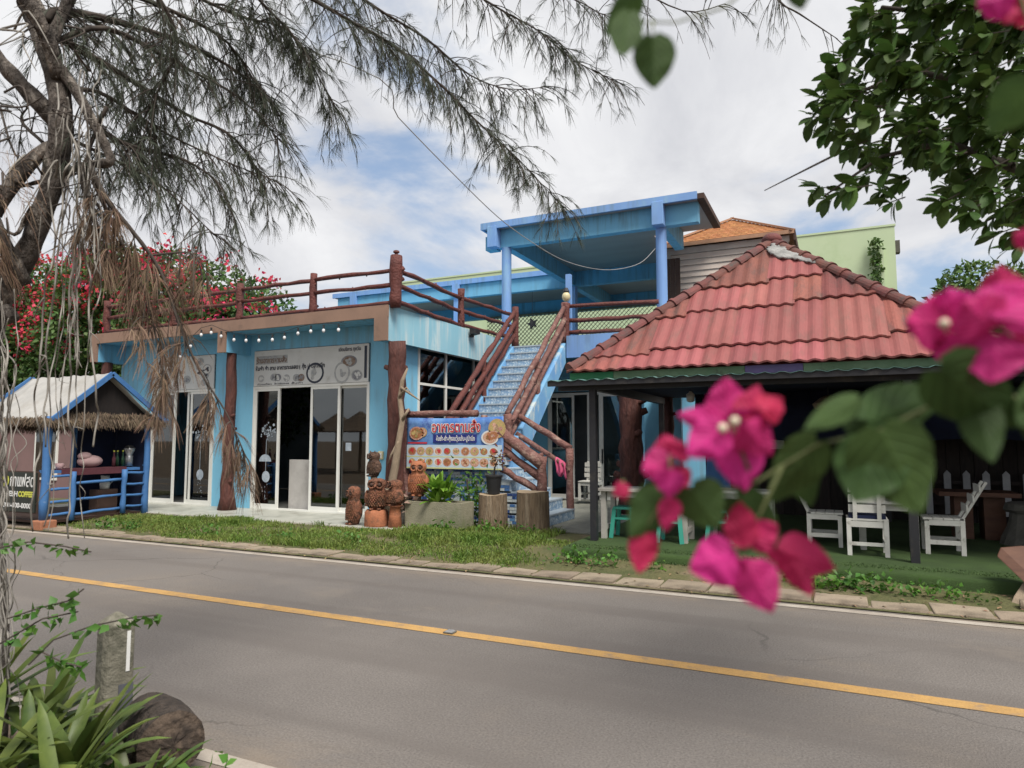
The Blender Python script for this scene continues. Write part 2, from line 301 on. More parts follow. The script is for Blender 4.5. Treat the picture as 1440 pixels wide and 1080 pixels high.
M('room_wall',(.24,.27,.29),scale=2,rough=.9); M('room_floor',(.25,.25,.24),scale=2,rough=.4)
M('dark_gap',(.012,.012,.014),scale=3,rough=.9)
M('board_white',(.55,.53,.5),(.42,.4,.38),scale=1.3,rough=.6,dirt=(.3,.28,.26),dscale=1.2)
M('sign_white',(.62,.62,.6),(.54,.54,.52),scale=1.8,rough=.55,dirt=(.38,.37,.33),dscale=3,dlo=.55,dhi=.8)
M('ink_grey',(.16,.16,.18),(.26,.26,.27),scale=9,rough=.6); M('ink_dark',(.035,.04,.06),scale=9,rough=.6); M('ink_brown',(.16,.09,.06),(.26,.2,.16),scale=15,rough=.6)
M('ink_light',(.42,.42,.4),(.28,.29,.3),scale=18,rough=.6); M('decal_white',(.42,.47,.52),(.25,.3,.35),scale=10,rough=.6)
M('concrete_ceiling',(.36,.33,.31),(.3,.275,.265),scale=.8,rough=.9,dirt=(.22,.13,.1),dscale=.5,dlo=.68,dhi=.74,stretch=(.3,1,1))
M('lattice_cream',(.2,.18,.12),(.15,.135,.1),scale=3,rough=.8)
M('pale_green',(.5,.6,.39),(.47,.57,.37),scale=.5,rough=.8,dirt=(.38,.5,.27),dscale=.6,dlo=.5,dhi=.85)
M('beige_siding',(.62,.54,.47),(.56,.48,.42),scale=2,rough=.7,rn=.06); M('beige_trim',(.58,.51,.45),scale=2,rough=.7)
M('orange_shingle',(.52,.26,.12),(.44,.21,.095),scale=14,rough=.8,bump=.5,bscale=20,isl=.16); M('orange_trim',(.42,.24,.15),scale=3,rough=.7); M('dark_wood',(.07,.04,.03),scale=6,rough=.8)
M('tile_old',(.24,.078,.06),(.165,.056,.048),scale=3,rough=.7,bump=.25,bscale=50,dirt=(.11,.065,.055),dscale=6,dlo=.46,dhi=.74,rn=.2,stretch=(1,.3,.3),fine=.15)
M('tile_new',(.285,.086,.082),(.235,.07,.066),scale=6,rough=.6,bump=.15,bscale=40,dirt=(.2,.08,.07),dscale=7,dlo=.48,dhi=.72,rn=.14,stretch=(1,.22,.22),fine=.08)
M('ridge_tile',(.17,.06,.05),(.11,.05,.045),scale=5,rough=.8,bump=.4,bscale=40,dirt=(.08,.065,.06),dscale=6,rn=.2)
M('cement_patch',(.33,.33,.32),(.2,.2,.195),scale=6,rough=.95,bump=1,bscale=25)
M('black_steel',(.022,.022,.026),scale=4,rough=.5,dirt=(.05,.045,.04),dscale=4)
M('teal_sheet',(.13,.27,.25),(.10,.2,.19),scale=4,rough=.5,dirt=(.3,.36,.33),dscale=5); M('green_board',(.16,.22,.14),(.11,.17,.1),scale=4,rough=.8,dirt=(.07,.075,.055),dscale=5)
M('green_bright',(.04,.2,.09),scale=3,rough=.7); M('purple_board',(.16,.1,.26),(.12,.1,.2),scale=3,rough=.7)
M('turf',(.045,.082,.022),(.034,.062,.018),scale=3,rough=.95,bump=.8,bscale=120,fine=.25); M('turf_blade',(.06,.105,.028),(.04,.075,.02),scale=4,rough=.7,isl=.3)
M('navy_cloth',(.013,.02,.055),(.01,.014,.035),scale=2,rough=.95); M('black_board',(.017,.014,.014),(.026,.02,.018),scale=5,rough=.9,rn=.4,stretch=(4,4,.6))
M('picket_white',(.35,.36,.38),scale=6,rough=.7,rn=.15); M('chair_white',(.62,.61,.57),(.5,.49,.45),scale=5,rough=.6,dirt=(.27,.25,.22),dscale=9,dlo=.56,dhi=.74)
M('table_grey',(.42,.4,.36),(.32,.3,.28),scale=5,rough=.6); M('teal_plastic',(.05,.33,.25),(.045,.3,.23),scale=2,rough=.4); M('table_brown',(.11,.05,.03),(.08,.035,.022),scale=5,rough=.6,stretch=(1,1,4))
M('stone_grey',(.12,.115,.1),(.09,.085,.075),scale=5,rough=.95,bump=.5,bscale=30)
M('terracotta',(.29,.125,.07),(.19,.085,.05),scale=12,rough=.85,bump=1,bscale=45,bdist=.05,dirt=(.09,.05,.032),dscale=13,dlo=.47,dhi=.62,fine=.35,isl=.15)
M('terracotta_bright',(.37,.14,.07),(.29,.105,.05),scale=6,rough=.8,bump=.5,bscale=40,dirt=(.17,.085,.055),dscale=7,dlo=.48,dhi=.66,fine=.15)
M('owl_brown',(.15,.085,.055),(.07,.045,.035),scale=12,rough=.85,bump=1,bscale=45,bdist=.05,dirt=(.2,.14,.1),dscale=15,fine=.35,isl=.15); M('owl_pale',(.5,.46,.4),scale=9,rough=.8)
M('driftwood',(.32,.25,.18),(.22,.17,.12),scale=6,rough=.9,bump=.6,bscale=30,dirt=(.12,.08,.06),dscale=4,stretch=(1,1,.4))
M('stump_bark',(.27,.195,.125),(.15,.105,.07),scale=9,rough=.95,bump=1,bscale=18,bdist=.07,dirt=(.34,.27,.19),dscale=6,stretch=(2.2,2.2,.22)); M('stump_top',(.36,.28,.19),(.27,.2,.13),scale=7,rough=.9)
M('planter_concrete',(.27,.25,.18),(.2,.19,.13),scale=3,rough=.95,bump=.5,bscale=40,dirt=(.13,.15,.07),dscale=2.4)
M('black_pot',(.02,.02,.022),scale=4,rough=.5); M('pink_cloth',(.55,.1,.2),(.42,.07,.14),scale=14,rough=.9)
M('plant_bright',(.12,.27,.03),(.2,.34,.05),scale=4,rough=.45,isl=.25,transl=.3); M('plant_red',(.2,.06,.05),(.12,.1,.05),scale=6,rough=.6,isl=.2)
M('kiosk_blue',(.055,.16,.36),(.045,.13,.31),scale=5,rough=.65,dirt=(.2,.28,.4),dscale=6,dlo=.6,dhi=.8); M('tarp_grey',(.38,.37,.35),(.3,.295,.28),scale=2,rough=.8,bump=.3,bscale=6,dirt=(.28,.26,.23),dscale=2.2,stretch=(1,.4,1))
M('thatch',(.17,.125,.085),(.09,.068,.05),scale=8,rough=1,isl=.35); M('sign_black',(.022,.028,.022),scale=2,rough=.45); M('letter_white',(.7,.7,.68),scale=2,rough=.6); M('letter_yellow',(.55,.56,.09),scale=2,rough=.6)
M('letter_red',(.55,.045,.05),scale=4,rough=.55); M('letter_black',(.03,.03,.04),scale=4,rough=.6)
M('brick_orange',(.36,.15,.08),(.28,.12,.07),scale=6,rough=.9,bump=.4,bscale=40); M('pink_wall',(.22,.135,.13),(.19,.12,.115),scale=2,rough=.85); M('cloth_maroon',(.1,.03,.04),scale=9,rough=.9)
M('bougain_leaf',(.045,.1,.025),(.08,.14,.03),scale=2,rough=.55,isl=.45,transl=.25); M('bougain_red',(.68,.05,.12),(.6,.06,.08),scale=1.5,rough=.6,isl=.3,transl=.35)
M('tree_leaf',(.06,.12,.03),(.1,.17,.04),scale=2,rough=.5,isl=.4,transl=.25); M('bark',(.125,.105,.09),(.05,.042,.037),scale=14,rough=.95,bump=1,bscale=22,bdist=.08,dirt=(.33,.29,.25),dscale=9,dlo=.52,dhi=.68,fine=.4,stretch=(1,1,.5))
M('twig',(.075,.06,.05),(.05,.042,.036),scale=6,rough=.9); M('needle',(.05,.062,.042),(.075,.088,.06),scale=3,rough=.7,isl=.4,transl=.15); M('needle_dead',(.23,.155,.105),(.15,.105,.075),scale=3,rough=.9,isl=.4,transl=.15)
M('vine_grey',(.3,.28,.25),(.19,.175,.155),scale=9,rough=.9); M('broad_leaf',(.048,.10,.022),(.07,.14,.03),scale=6,rough=.55,spec=.25,rn=.3,isl=.3,transl=.25)
M('strap_leaf',(.12,.165,.034),(.055,.09,.022),scale=5,rough=.45,rn=.35,transl=.25); M('post_concrete',(.24,.225,.18),(.14,.13,.1),scale=6,rough=.95,bump=.6,bscale=40,dirt=(.07,.07,.05),dscale=4.5,dlo=.46,dhi=.66); M('post_paint_dark',(.05,.055,.07),(.1,.1,.11),scale=9,rough=.8)
M('rotten_bark',(.085,.066,.054),(.04,.032,.027),scale=12,rough=1,bump=1,bscale=22,bdist=.08,fine=.3); M('log_end',(.12,.088,.066),(.03,.023,.019),scale=16,rough=1,bump=1,bscale=24); M('wire_grey',(.3,.3,.3),scale=3,rough=.6); M('bulb',(.75,.76,.78),scale=3,rough=.3); M('globe_cream',(.68,.6,.36),scale=3,rough=.35)
M('mosaic',(.1,.2,.4),scale=30,rough=.3); M('grout',(.42,.43,.42),scale=9,rough=.9)
M('bottle_green',(.02,.06,.03),scale=3,rough=.2); M('machine_steel',(.4,.4,.4),scale=5,rough=.35,metal=.6); M('bag_pink',(.5,.33,.33),(.42,.28,.28),scale=7,rough=.8)
# blue and white patterned stair tile
def ramp_isl(m,cols):
    nt=MATS[m].node_tree; N=nt.nodes; L=nt.links; g=N.new('ShaderNodeNewGeometry'); r=N.new('ShaderNodeValToRGB'); r.color_ramp.interpolation='CONSTANT'; e=r.color_ramp.elements
    while len(e)<len(cols): e.new(.5)
    for i,c in enumerate(cols): e[i].position=i/len(cols); e[i].color=(*c,1)
    L.new(g.outputs['Random Per Island'],r.inputs[0]); L.new(r.outputs[0],N['Principled BSDF'].inputs['Base Color'])
ramp_isl('mosaic',[(.03,.06,.18),(.07,.16,.36),(.45,.5,.52),(.12,.25,.45),(.33,.42,.5),(.05,.09,.25),(.5,.54,.54)])
def stair_tile():
    m=M('stair_tile',(.27,.38,.5),(.16,.27,.43),scale=22,rough=.35,dirt=(.52,.6,.66),dscale=16,dlo=.5,dhi=.58,rn=.08); return m
stair_tile(); M('stair_nose',(.42,.48,.53),(.35,.42,.48),scale=12,rough=.4,dirt=(.3,.36,.4),dscale=4)
# ---------------------------------------------------------------- ground, road, kerb
def sheet(name,x0,x1,y0,y1,z,mat,nx=1,ny=1,zf=None):
    b=MB(); vs=[];fs=[]
    for j in range(ny+1):
        for i in range(nx+1):
            x=x0+(x1-x0)*i/nx;y=y0+(y1-y0)*j/ny; vs.append((x,y,z+(zf(x,y) if zf else 0)))
    for j in range(ny):
        for i in range(nx): k=j*(nx+1)+i; fs.append((k,k+1,k+nx+2,k+nx+1))
    b.add(vs,fs); return struct(b.build(name,mat,smooth=nx>1))
sheet('ground',-400,400,-300,500,-.06,'soil')
sheet('road',-120,80,2.45,7.34,0,'asphalt')
sheet('centre_line',-120,80,4.93,5.07,.004,'yellow_paint'); sheet('edge_line',-120,80,7.13,7.24,.004,'white_paint'); sheet('edge_line',-120,80,2.53,2.63,.004,'white_paint')
nf=lambda x,y,s,a: a*noise.noise(Vector((x*s,y*s,.3)))
sheet('roadside_soil',-30,12,-8,2.5,-.012,'soil',120,40,lambda x,y:(.02+nf(x,y,1.3,.03)+nf(x,y,5,.012))*min(1,max(0,(2.5-y)*2)))
def vz(x,y):
    t=max(0,min(1,(y-7.4)/1.2)); return .015+.085*t*t*(3-2*t)+(nf(x,y,1.5,.02)+nf(x,y,6,.012))*t
sheet('verge',-34,-2.9,7.3,10.9,0,'verge_soil',150,26,vz)
sheet('verge',-2.9,9,7.3,9,-.004,'verge_soil',60,12,vz)
kerb=struct(MB().box(-30,9,7.37,7.76,-.05,.012).build('kerb','kerb_stone'))
km=None
for i in range(44):
    x=-17.5+i*.5
    if km is None:
        o=MB().box(-.24,.235,-.2,.2,-.02,.035).build('kerb_slab','kerb_stone',kerb,bev=.012,local=True); km=o.data; o.location=(x,7.57,0)
    else:
        o=bpy.data.objects.new('kerb_slab',km); COL.objects.link(o); o.parent=kerb; o.location=(x,7.57,0)
        b=o.modifiers.new('bevel','BEVEL'); b.width=.012; b.segments=2
    o.location.z=rnd.uniform(-.012,.006); o.rotation_euler=(rnd.uniform(-.015,.015),rnd.uniform(-.012,.012),rnd.uniform(-.02,.02)); o.location.y+=rnd.uniform(-.012,.012)
t=thing('road_stud','small grey reflector stud set into the yellow centre line','road stud',(-2.93,4.98,.005))
MB().prism([(-2.97,4.95,.005),(-2.88,4.95,.005),(-2.88,5.03,.005),(-2.97,5.03,.005)],(0,0,.012)).build('base','stone_grey',t,bev=.004)
MB().add([(-2.96,4.958,.017),(-2.89,4.958,.017),(-2.89,5.022,.017),(-2.96,5.022,.017),(-2.945,4.97,.027),(-2.905,4.97,.027),(-2.905,5.01,.027),(-2.945,5.01,.027)],[(4,5,6,7),(0,1,5,4),(1,2,6,5),(2,3,7,6),(3,0,4,7)]).build('lens','machine_steel',t)
# terrace
TZ=.12
tr=struct(MB().box(-15.95,-6.0,9.42,10.98,-.05,TZ).box(-6.0,-3.25,10.35,16.0,-.05,TZ-.004).build('terrace',['terrazzo','pebble_wash']))
for p in tr.data.polygons: p.material_index=1 if p.center.x>-6 else 0
MB().box(-15.97,-5.98,9.395,9.42,.04,TZ+.006).build('terrace_edge','terrace_edge',tr)
# ---------------------------------------------------------------- blue shop building
B=thing('blue_shop','light blue flat-roofed shop with brown roof edge and two glass-door bays','building',(-11.5,10.9,TZ))
def part(n,m,parent,*boxes,bev=0,smooth=False):
    b=MB()
    for x in boxes: b.box(*x)
    return b.build(n,m,parent,bev=bev,smooth=smooth)
YF=10.2
part('roof_slab','blue_beam',B,(-15.8,-7.36,YF+.03,20.3,3.84,4.02))
part('roof_edge','brown_trim',B,(-15.83,-7.34,YF-.02,YF+.028,3.83,4.06))
for x in (-15.72,-11.55,-7.5):
    part('cantilever_beam','blue_beam',B,(x-.1,x+.1,YF+.03,10.95,3.41,3.838)); part('beam_end','brown_trim',B,(x-.105-(.03 if x>-8 else 0),x+.105+(.05 if x>-8 else 0),YF-.025,YF+.028,3.4,3.832))
part('side_fascia','side_fascia',B,(-7.398,-7.35,YF+.03,16.0,3.40,4.055))
wl=-7.6
part('front_wall','blue_wall',B,(-15.6,-14.56,10.9,11.05,TZ,3.838),(-12.5,-11.33,10.9,11.05,TZ,3.838),(-8.25,wl,10.9,11.05,TZ,3.838),(-14.56,-12.5,10.9,11.05,3.50,3.838),(-11.33,-8.25,10.9,11.05,3.50,3.838))
part('side_wall','blue_wall',B,(wl-.15,wl,11.05,11.60,TZ,3.838),(wl-.15,wl,11.6,14.7,TZ,1.28),(wl-.15,wl,11.6,14.7,3.49,3.838),(wl-.15,wl,14.7,20,TZ,3.838))
part('left_wall','blue_wall',B,(-15.75,-15.6,10.92,20,TZ,3.838)); part('back_wall','room_wall',B,(-15.6,-7.75,15.6,15.75,TZ,3.838))
part('inner_floor','room_floor',B,(-15.6,-7.75,10.98,15.6,-.04,TZ-.01))
def logpost(parent,x,y,z0,z1,r0,r1,name='log_post',mat='trunk_post',knots=4,flare=1.5):
    b=MB(); n=12; pts=[];rad=[]
    for i in range(n+1):
        u=i/n; pts.append((x+rnd.uniform(-.02,.02),y+rnd.uniform(-.02,.02),z0+(z1-z0)*u)); rad.append((r0*(1-u)+r1*u)*rnd.uniform(.93,1.07)*(flare if i==0 else (1+(flare-1)*.4 if i==1 else 1)))
    b.tube(pts,rad,12,jit=.05)
    for _ in range(knots):
        i=rnd.randrange(2,n-1); th=rnd.uniform(0,6.28); d=Vector((math.cos(th),math.sin(th),.35)); p=Vector(pts[i])
        b.tube([p,p+d*rad[i]*1.45],[rad[i]*.45,rad[i]*.28],7)
    return b.build(name,mat,parent,smooth=True)
logpost(B,-11.52,10.45,TZ,3.41,.12,.105); logpost(B,-7.29,10.42,TZ,3.40,.18,.16,knots=7); logpost(B,-15.65,10.5,TZ,3.41,.12,.11)
# doors: framed panels each with its own pane
def door_panel(parent,x0,x1,y,z0,z1,fw=.055,glass='door_glass',nm='door'):
    b=MB().box(x0,x0+fw,y-.02,y+.02,z0,z1).box(x1-fw,x1,y-.02,y+.02,z0,z1).box(x0+fw,x1-fw,y-.02,y+.02,z1-fw,z1).box(x0+fw,x1-fw,y-.02,y+.02,z0,z0+fw*1.5)
    o=b.build(nm,'white_frame',parent); part('pane',glass,o,(x0+fw,x1-fw,y-.004,y+.004,z0+fw*1.5,z1-fw)); return o
def frame(parent,x0,x1,y,z0,z1,fw=.05,nm='door_frame'):
    return part(nm,'white_frame',parent,(x0,x0+fw,y-.05,y+.05,z0,z1),(x1-fw,x1,y-.05,y+.05,z0,z1),(x0+fw,x1-fw,y-.05,y+.05,z1-fw,z1),(x0+fw,x1-fw,y-.05,y+.05,z0,z0+.03))
def bay(x0,x1):
    frame(B,x0,x1,10.93,TZ,2.72)
bay(-11.33,-8.25)
d1=door_panel(B,-11.28,-10.58,10.91,TZ+.03,2.67)
d2=door_panel(B,-9.74,-8.98,10.91,TZ+.03,2.67); d3=door_panel(B,-9.06,-8.30,10.955,TZ+.03,2.67)
bay(-14.56,-12.5)
d4=door_panel(B,-13.25,-12.55,10.91,TZ+.03,2.67); d5=door_panel(B,-14.51,-13.75,10.91,TZ+.03,2.67); d6=door_panel(B,-13.42,-13.20,10.96,TZ+.03,2.67)
# door decals (printed flowers on the glass)
def decal(parent,cx,y,k):
    b=MB()
    for i in range(46):
        a=rnd.uniform(0,6.28); rr=abs(rnd.gauss(0,.14)); z=1.75+rr*math.sin(a)*.9; x=cx+rr*math.cos(a); s_=rnd.uniform(.012,.035)
        if abs(x-cx)>.27: continue
        b.face([(x+s_*math.cos(q),y,z+s_*math.sin(q)) for q in [j*1.2566+a for j in range(5)]])
    n=14
    if k: b.face([(cx-.02+.17*math.cos(math.pi*i/n),y,1.12+.15*math.sin(math.pi*i/n)) for i in range(n+1)])
    b.face([(cx+.01+.11*math.cos(2*math.pi*i/n),y,.80+.12*math.sin(2*math.pi*i/n)) for i in range(n)])
    b.box(cx-.006,cx+.006,y-.001,y,.92,1.6)
    for i in range(14): x=cx+rnd.uniform(-.1,.1); z=rnd.uniform(.3,.72); b.face([(x-.008,y,z),(x+.008,y,z),(x,y,z+.03)])
    return tag(b.build('decal','decal_white',parent),kind='stuff')
decal(d1,-10.93,10.90,1); decal(d4,-12.9,10.90,0)
MB().box(-8.86,-8.72,10.947,10.949,1.36,1.52).build('notice','decal_white',d3)
s=tag(part('leaning_board','board_white',None,(-10.52,-9.78,11.16,11.2,TZ-.005,1.16)),'plain off-white board standing in the open doorway of the blue shop','board')
# transom signs
def dish(parent,cx,cz,r,y,ring,food,nm='dish',sq=1):
    n=20; b=MB(); b.m=0; b.face([(cx+r*math.cos(2*math.pi*i/n),y,cz+r*sq*math.sin(2*math.pi*i/n)) for i in range(n)])
    b.m=1; b.face([(cx+r*.8*math.cos(2*math.pi*i/n),y-.001,cz+r*.8*sq*math.sin(2*math.pi*i/n)) for i in range(n)])
    b.m=2
    for i in range(int(9)):
        a=rnd.uniform(0,6.28); q=rnd.uniform(0,.55)*r; s_=rnd.uniform(.12,.3)*r; x=cx+q*math.cos(a); z=cz+q*math.sin(a)*sq
        b.face([(x+s_*math.cos(k*1.05+a)*rnd.uniform(.6,1.2),y-.0015-.0002*i,z+s_*sq*math.sin(k*1.05+a)) for k in range(6)])
    return b.build(nm,[ring,food[0],food[1]],parent)
S1=thing('shop_sign','faded white sign with bowls and menu lettering above the wide glass doors','sign',(-9.8,10.9,2.73))
part('panel','sign_white',S1,(-11.31,-8.27,10.868,10.898,2.725,3.485)); part('side_strip','ink_dark',S1,(-8.37,-8.31,10.862,10.868,2.8,3.44))
yy=10.862
text('ร้านอาหารตามสั่ง',.15,'ink_brown',(-11.24,yy,3.22),S1,fitw=.85,offset=.004); part('title_box','ink_light',S1,(-11.26,-10.37,10.8655,10.868,3.19,3.37))
text('ต้มยำ ยำ ลาบ อาหารทะเลสดๆ กุ้ง ปู ปลาหมึก',.12,'ink_dark',(-11.27,yy,3.06),S1,fitw=1.9,offset=.003)
text('เปิดบริการ ทุกวัน',.1,'ink_dark',(-9.02,yy,3.36),S1,fitw=.55,offset=.002)
text('ก๋วยเตี๋ยว',.05,'ink_dark',(-11.2,yy,2.745),S1,fitw=.4); text('ข้าวผัดทะเล',.05,'ink_dark',(-10.72,yy,2.745),S1,fitw=.4); text('ส้มตำ',.05,'ink_dark',(-10.25,yy,2.745),S1,fitw=.3)
dish(S1,-9.62,2.95,.235,10.866,'ink_dark',('sign_white','ink_light'),'bowl',.92); dish(S1,-8.92,2.93,.2,10.866,'ink_light',('sign_white','ink_light'),'bowl',1.1)
dish(S1,-8.75,3.15,.2,10.8665,'ink_grey',('ink_brown','ink_light'),'platter',.6); dish(S1,-8.55,2.86,.14,10.8668,'ink_light',('ink_grey','sign_white'),'platter',.8)
for x,a in ((-11.1,'ink_light'),(-10.75,'ink_light'),(-10.62,'ink_grey'),(-10.38,'ink_light'),(-10.12,'ink_light'),(-9.98,'ink_brown')): dish(S1,x,2.88+rnd.uniform(-.02,.03),.11,10.8662,'sign_white',(a,'ink_grey' if rnd.random()<.6 else 'sign_white'),'food_print',.9)
S2=thing('shop_sign','faded white sign with grey food sketches above the narrower glass doors','sign',(-13.5,10.9,2.73))
part('panel','sign_white',S2,(-14.54,-12.52,10.868,10.898,2.725,3.485))
for i in range(17): dish(S2,-14.4+rnd.random()*1.75,2.85+rnd.random()*.5,rnd.uniform(.06,.15),10.866-.0002*i,rnd.choice(['ink_light','sign_white']),(rnd.choice(['ink_light','sign_white','ink_light']),rnd.choice(['ink_grey','ink_light','ink_dark'])),'food_print',.8)
# side window
def side_window():
    x=wl-.02; f=MB(); y0,y1,z0,z1=11.6,14.7,1.28,3.49; fw=.06
    f.box(x-.04,x+.04,y0,y0+fw,z0,z1).box(x-.04,x+.04,y1-fw,y1,z0,z1).box(x-.04,x+.04,y0+fw,y1-fw,z1-fw,z1).box(x-.04,x+.04,y0+fw,y1-fw,z0,z0+fw)
    o=f.build('window','white_frame',B); ys=[y0+fw,12.72,13.98,y1-fw]; zs=[z0+fw,2.72,z1-fw]; fb=MB()
    for y in ys[1:3]: fb.box(x-.03,x+.03,y-.03,y+.03,z0+fw,z1-fw)
    for a,c in zip(ys,ys[1:]): fb.box(x-.03,x+.03,a+(.03 if a!=ys[0] else 0),c-(.03 if c!=ys[3] else 0),2.695,2.745)
    fb.build('mullion','white_frame',o)
    for a,c in zip(ys,ys[1:]):
        for d,e in zip(zs,zs[1:]): part('pane','window_glass',o,(x-.004,x+.004,a,c,d,e))
side_window()
part('curtain','room_wall',B,(wl-.4,wl-.38,11.7,14.6,1.2,3.5))
t=thing('floodlight','small black floodlight fixed to the pale side fascia of the shop','lamp',(-7.35,13.35,3.9)); part('bracket','black_steel',t,(-7.35,-7.28,13.3,13.4,3.88,3.93)); MB().prism([(-7.3,13.22,3.93),(-7.16,13.22,3.95),(-7.16,13.22,4.05),(-7.3,13.22,4.07)],(0,.24,0)).build('head','black_steel',t)
t=thing('switch_box','small cream electrical box on the pier beside the log corner post','electrical box',(-7.95,10.9,1.2)); part('case','globe_cream',t,(-8.0,-7.89,10.85,10.898,1.2,1.36),bev=.01); part('cover','white_frame',t,(-7.98,-7.91,10.842,10.85,1.23,1.33))
# string lights under the brown edge
def bulbs(label,pts,bul):
    t=thing('string_lights',label,'string lights',pts[0],'string light runs on the shop front'); b=MB(); b.tube(pts,.006,5); b.build('cable','black_steel',t)
    for p in bul:
        p=Vector(p); a=MB(); a.tube([p+Vector((0,0,.11)),p+Vector((0,0,.05))],[.018,.02],8); sk=a.build('socket','black_steel',t)
        a=MB(); a.sph(p,.031,.031,.039,12,8); a.build('bulb','bulb',sk,smooth=True)
Pt=lambda L_: [onY(u,v,10.12) for u,v in L_]
bl=[(329,478),(346,479),(364,479),(383,478),(400,475),(419,469),(437,466),(455,465),(476,464)]
bulbs('white bulb string hanging along the shop edge over the wide glass doors',Pt([(314,464),(329,468),(346,470),(364,470),(383,469),(400,466),(419,460),(437,456),(455,455),(476,455),(484,452)]),Pt(bl))
bl2=[(283,471),(297,468),(311,473),(268,487),(253,502),(236,518)]
bulbs('white bulb string sloping from the roof edge down towards the thatched kiosk',Pt([(314,464),(298,457),(283,461),(266,477),(250,494),(233,510),(208,528)]),Pt(bl2))
# ---------------------------------------------------------------- log railing on the shop roof
def railing(label,posts,rails,cat='railing',mat='log_paint',group=None,pr=.085,rr=.05):
    p0=Vector(posts[0][0]); t=thing('log_railing',label,cat,p0,group)
    for a,b_,*r in posts:
        q=MB(); q.log(a,b_,(r[0] if r else pr),seg=6,wob=.012,n=10,knots=2); q.build('post',mat,t,smooth=True)
    for a,b_,*r in rails:
        q=MB(); L_=(Vector(b_)-Vector(a)).length; q.log(a,b_,(r[0] if r else rr),seg=max(5,int(L_*3.5)),wob=.014,n=8,knots=int(L_*2)); q.build('rail',mat,t,smooth=True)
    return t
yr=10.32; px=[-7.26,-9.22,-11.2,-13.22,-15.5]
posts=[((px[0],yr,4.02),(px[0],yr,4.99),.11)]+[((x,yr,4.02),(x,yr,4.86)) for x in px[1:]]
rails=[]
for a,b_ in zip(px,px[1:]):
    for z in (4.72,4.45,4.12): rails.append(((a,yr-.01,z+rnd.uniform(-.02,.02)),(b_,yr-.01,z+rnd.uniform(-.02,.02)),.042))
for y in (13.08,):
    posts.append(((-7.44,y,4.02),(-7.44,y,4.94)))
ys=[10.34,13.08,15.35]
for a,b_ in zip(ys,ys[1:]):
    for z in (4.74,4.45,4.13): rails.append(((-7.26 if a<11 else -7.44,a,z),(-7.44 if a<11 else -7.3,b_,z+rnd.uniform(-.03,.01)),.048))
RL=railing('dark red log railing around the flat roof of the blue shop',posts,rails,pr=.075)
MB().lathe((px[0],yr,4.985),[(.035,0),(.03,.05),(.06,.07),(.055,.1),(.02,.115)],10).build('finial','ridge_tile',RL)
# ---------------------------------------------------------------- staircase
ST=thing('staircase','blue patterned tile staircase climbing from the banner landing to the upper deck','staircase',(-6.2,11.7,TZ))
LZ=1.25; DZ=3.8; XL,XR=-6.85,-5.66; Y0=11.75; NR=14; rise=(DZ-LZ)/NR; tread=(14.6-Y0)/(NR-1)
tm=None
for i in range(NR):
    y=Y0+i*tread; z=LZ+i*rise
    b=MB(); b.box(XL,XR,y+.012,y+tread+.012 if i<NR-1 else y+.3,z-.12,z+rise-.03); st=b.build('step','stair_nose',ST)
    part('nosing','stair_nose',st,(XL,XR,y-.012,y+tread+.012,z+rise-.029,z+rise))
    wd=(XR-XL)/4
    for k in range(4):
        if tm is None:
            o=MB().box(.003,wd-.003,-.009,0,.003,rise-.033).build('riser_tile','stair_tile',st,local=True); tm=o.data
        else: o=bpy.data.objects.new('riser_tile',tm); COL.objects.link(o); o.parent=st
        o.location=Vector((XL+k*wd,y+.0115,z))-wloc(st)
def slopew(x0,x1,m,nm,th_top=.1,th_bot=.45):
    a=Y0; e=Y0+(NR-1)*tread; zz=lambda y:LZ+(y-Y0)/tread*rise+rise
    MB().prism([(x0,a-.02,zz(a)+th_top-.1),(x0,e,zz(e)+th_top-.1),(x0,e,zz(e)-th_bot),(x0,a+.35,LZ-.2),(x0,a-.02,LZ-.2)],(x1-x0,0,0)).build(nm,m,ST)
slopew(XR+.002,XR+.13,'patchy_blue','stringer'); slopew(XL-.13,XL-.002,'patchy_blue','stringer')
part('under_stair_wall','patchy_blue',ST,(XR-.05,XR+.08,Y0+.1,13.0,TZ,LZ-.1))
part('landing','stair_nose',ST,(-7.25,-5.6,10.80,Y0+.02,LZ-.14,LZ)); 
part('landing_wall','grout',ST,(-7.25,-5.6,10.80,10.95,TZ-.01,LZ-.145),(-7.25,-7.1,10.95,11.7,TZ-.01,LZ-.145))
# mosaic facing
mo=MB(); z=TZ
while z<LZ-.17:
    h=.052; x=-7.24
    while x<-5.62:
        w_=rnd.choice([.05,.05,.1,.1]); hh=h if rnd.random()<.75 else h
        mo.box(x+.004,min(x+w_,-5.6)-.004,10.79,10.799,z+.004,z+hh-.004); x+=w_
    z+=h
tag(mo.build('mosaic_tiles','mosaic',ST),kind='stuff')
# lower flight to the right
n6=6; lr=(LZ-TZ)/n6; xe=-5.6; tw=.235
for i in range(n6-1):
    x1=xe+(n6-1-i)*tw; z0=TZ+i*lr
    s_=part('step','stair_nose',ST,(x1-tw*(n6-1-i),x1-.01,10.805,12.1,z0 if i else TZ-.01,z0+lr-.03)); part('nosing','stair_nose',s_,(x1-tw-.0,x1+.006,10.80,12.1,z0+lr-.029,z0+lr))
    for k in range(4): part('riser_tile','stair_tile',s_,(x1-.0095,x1-.001,10.81+k*.32,10.81+k*.32+.316,z0+.003,z0+lr-.032))
    mo=MB()
    zz=z0+.003
    while zz<z0+lr-.06:
        xx=x1-tw*(n6-1-i)
        while xx<x1-.06: w_=rnd.choice([.05,.1]); mo.box(xx+.004,min(xx+w_,x1-.012)-.004,10.795,10.8045,zz+.004,zz+.048); xx+=w_
        zz+=.052
    tag(mo.build('mosaic_tiles','mosaic',s_),kind='stuff')
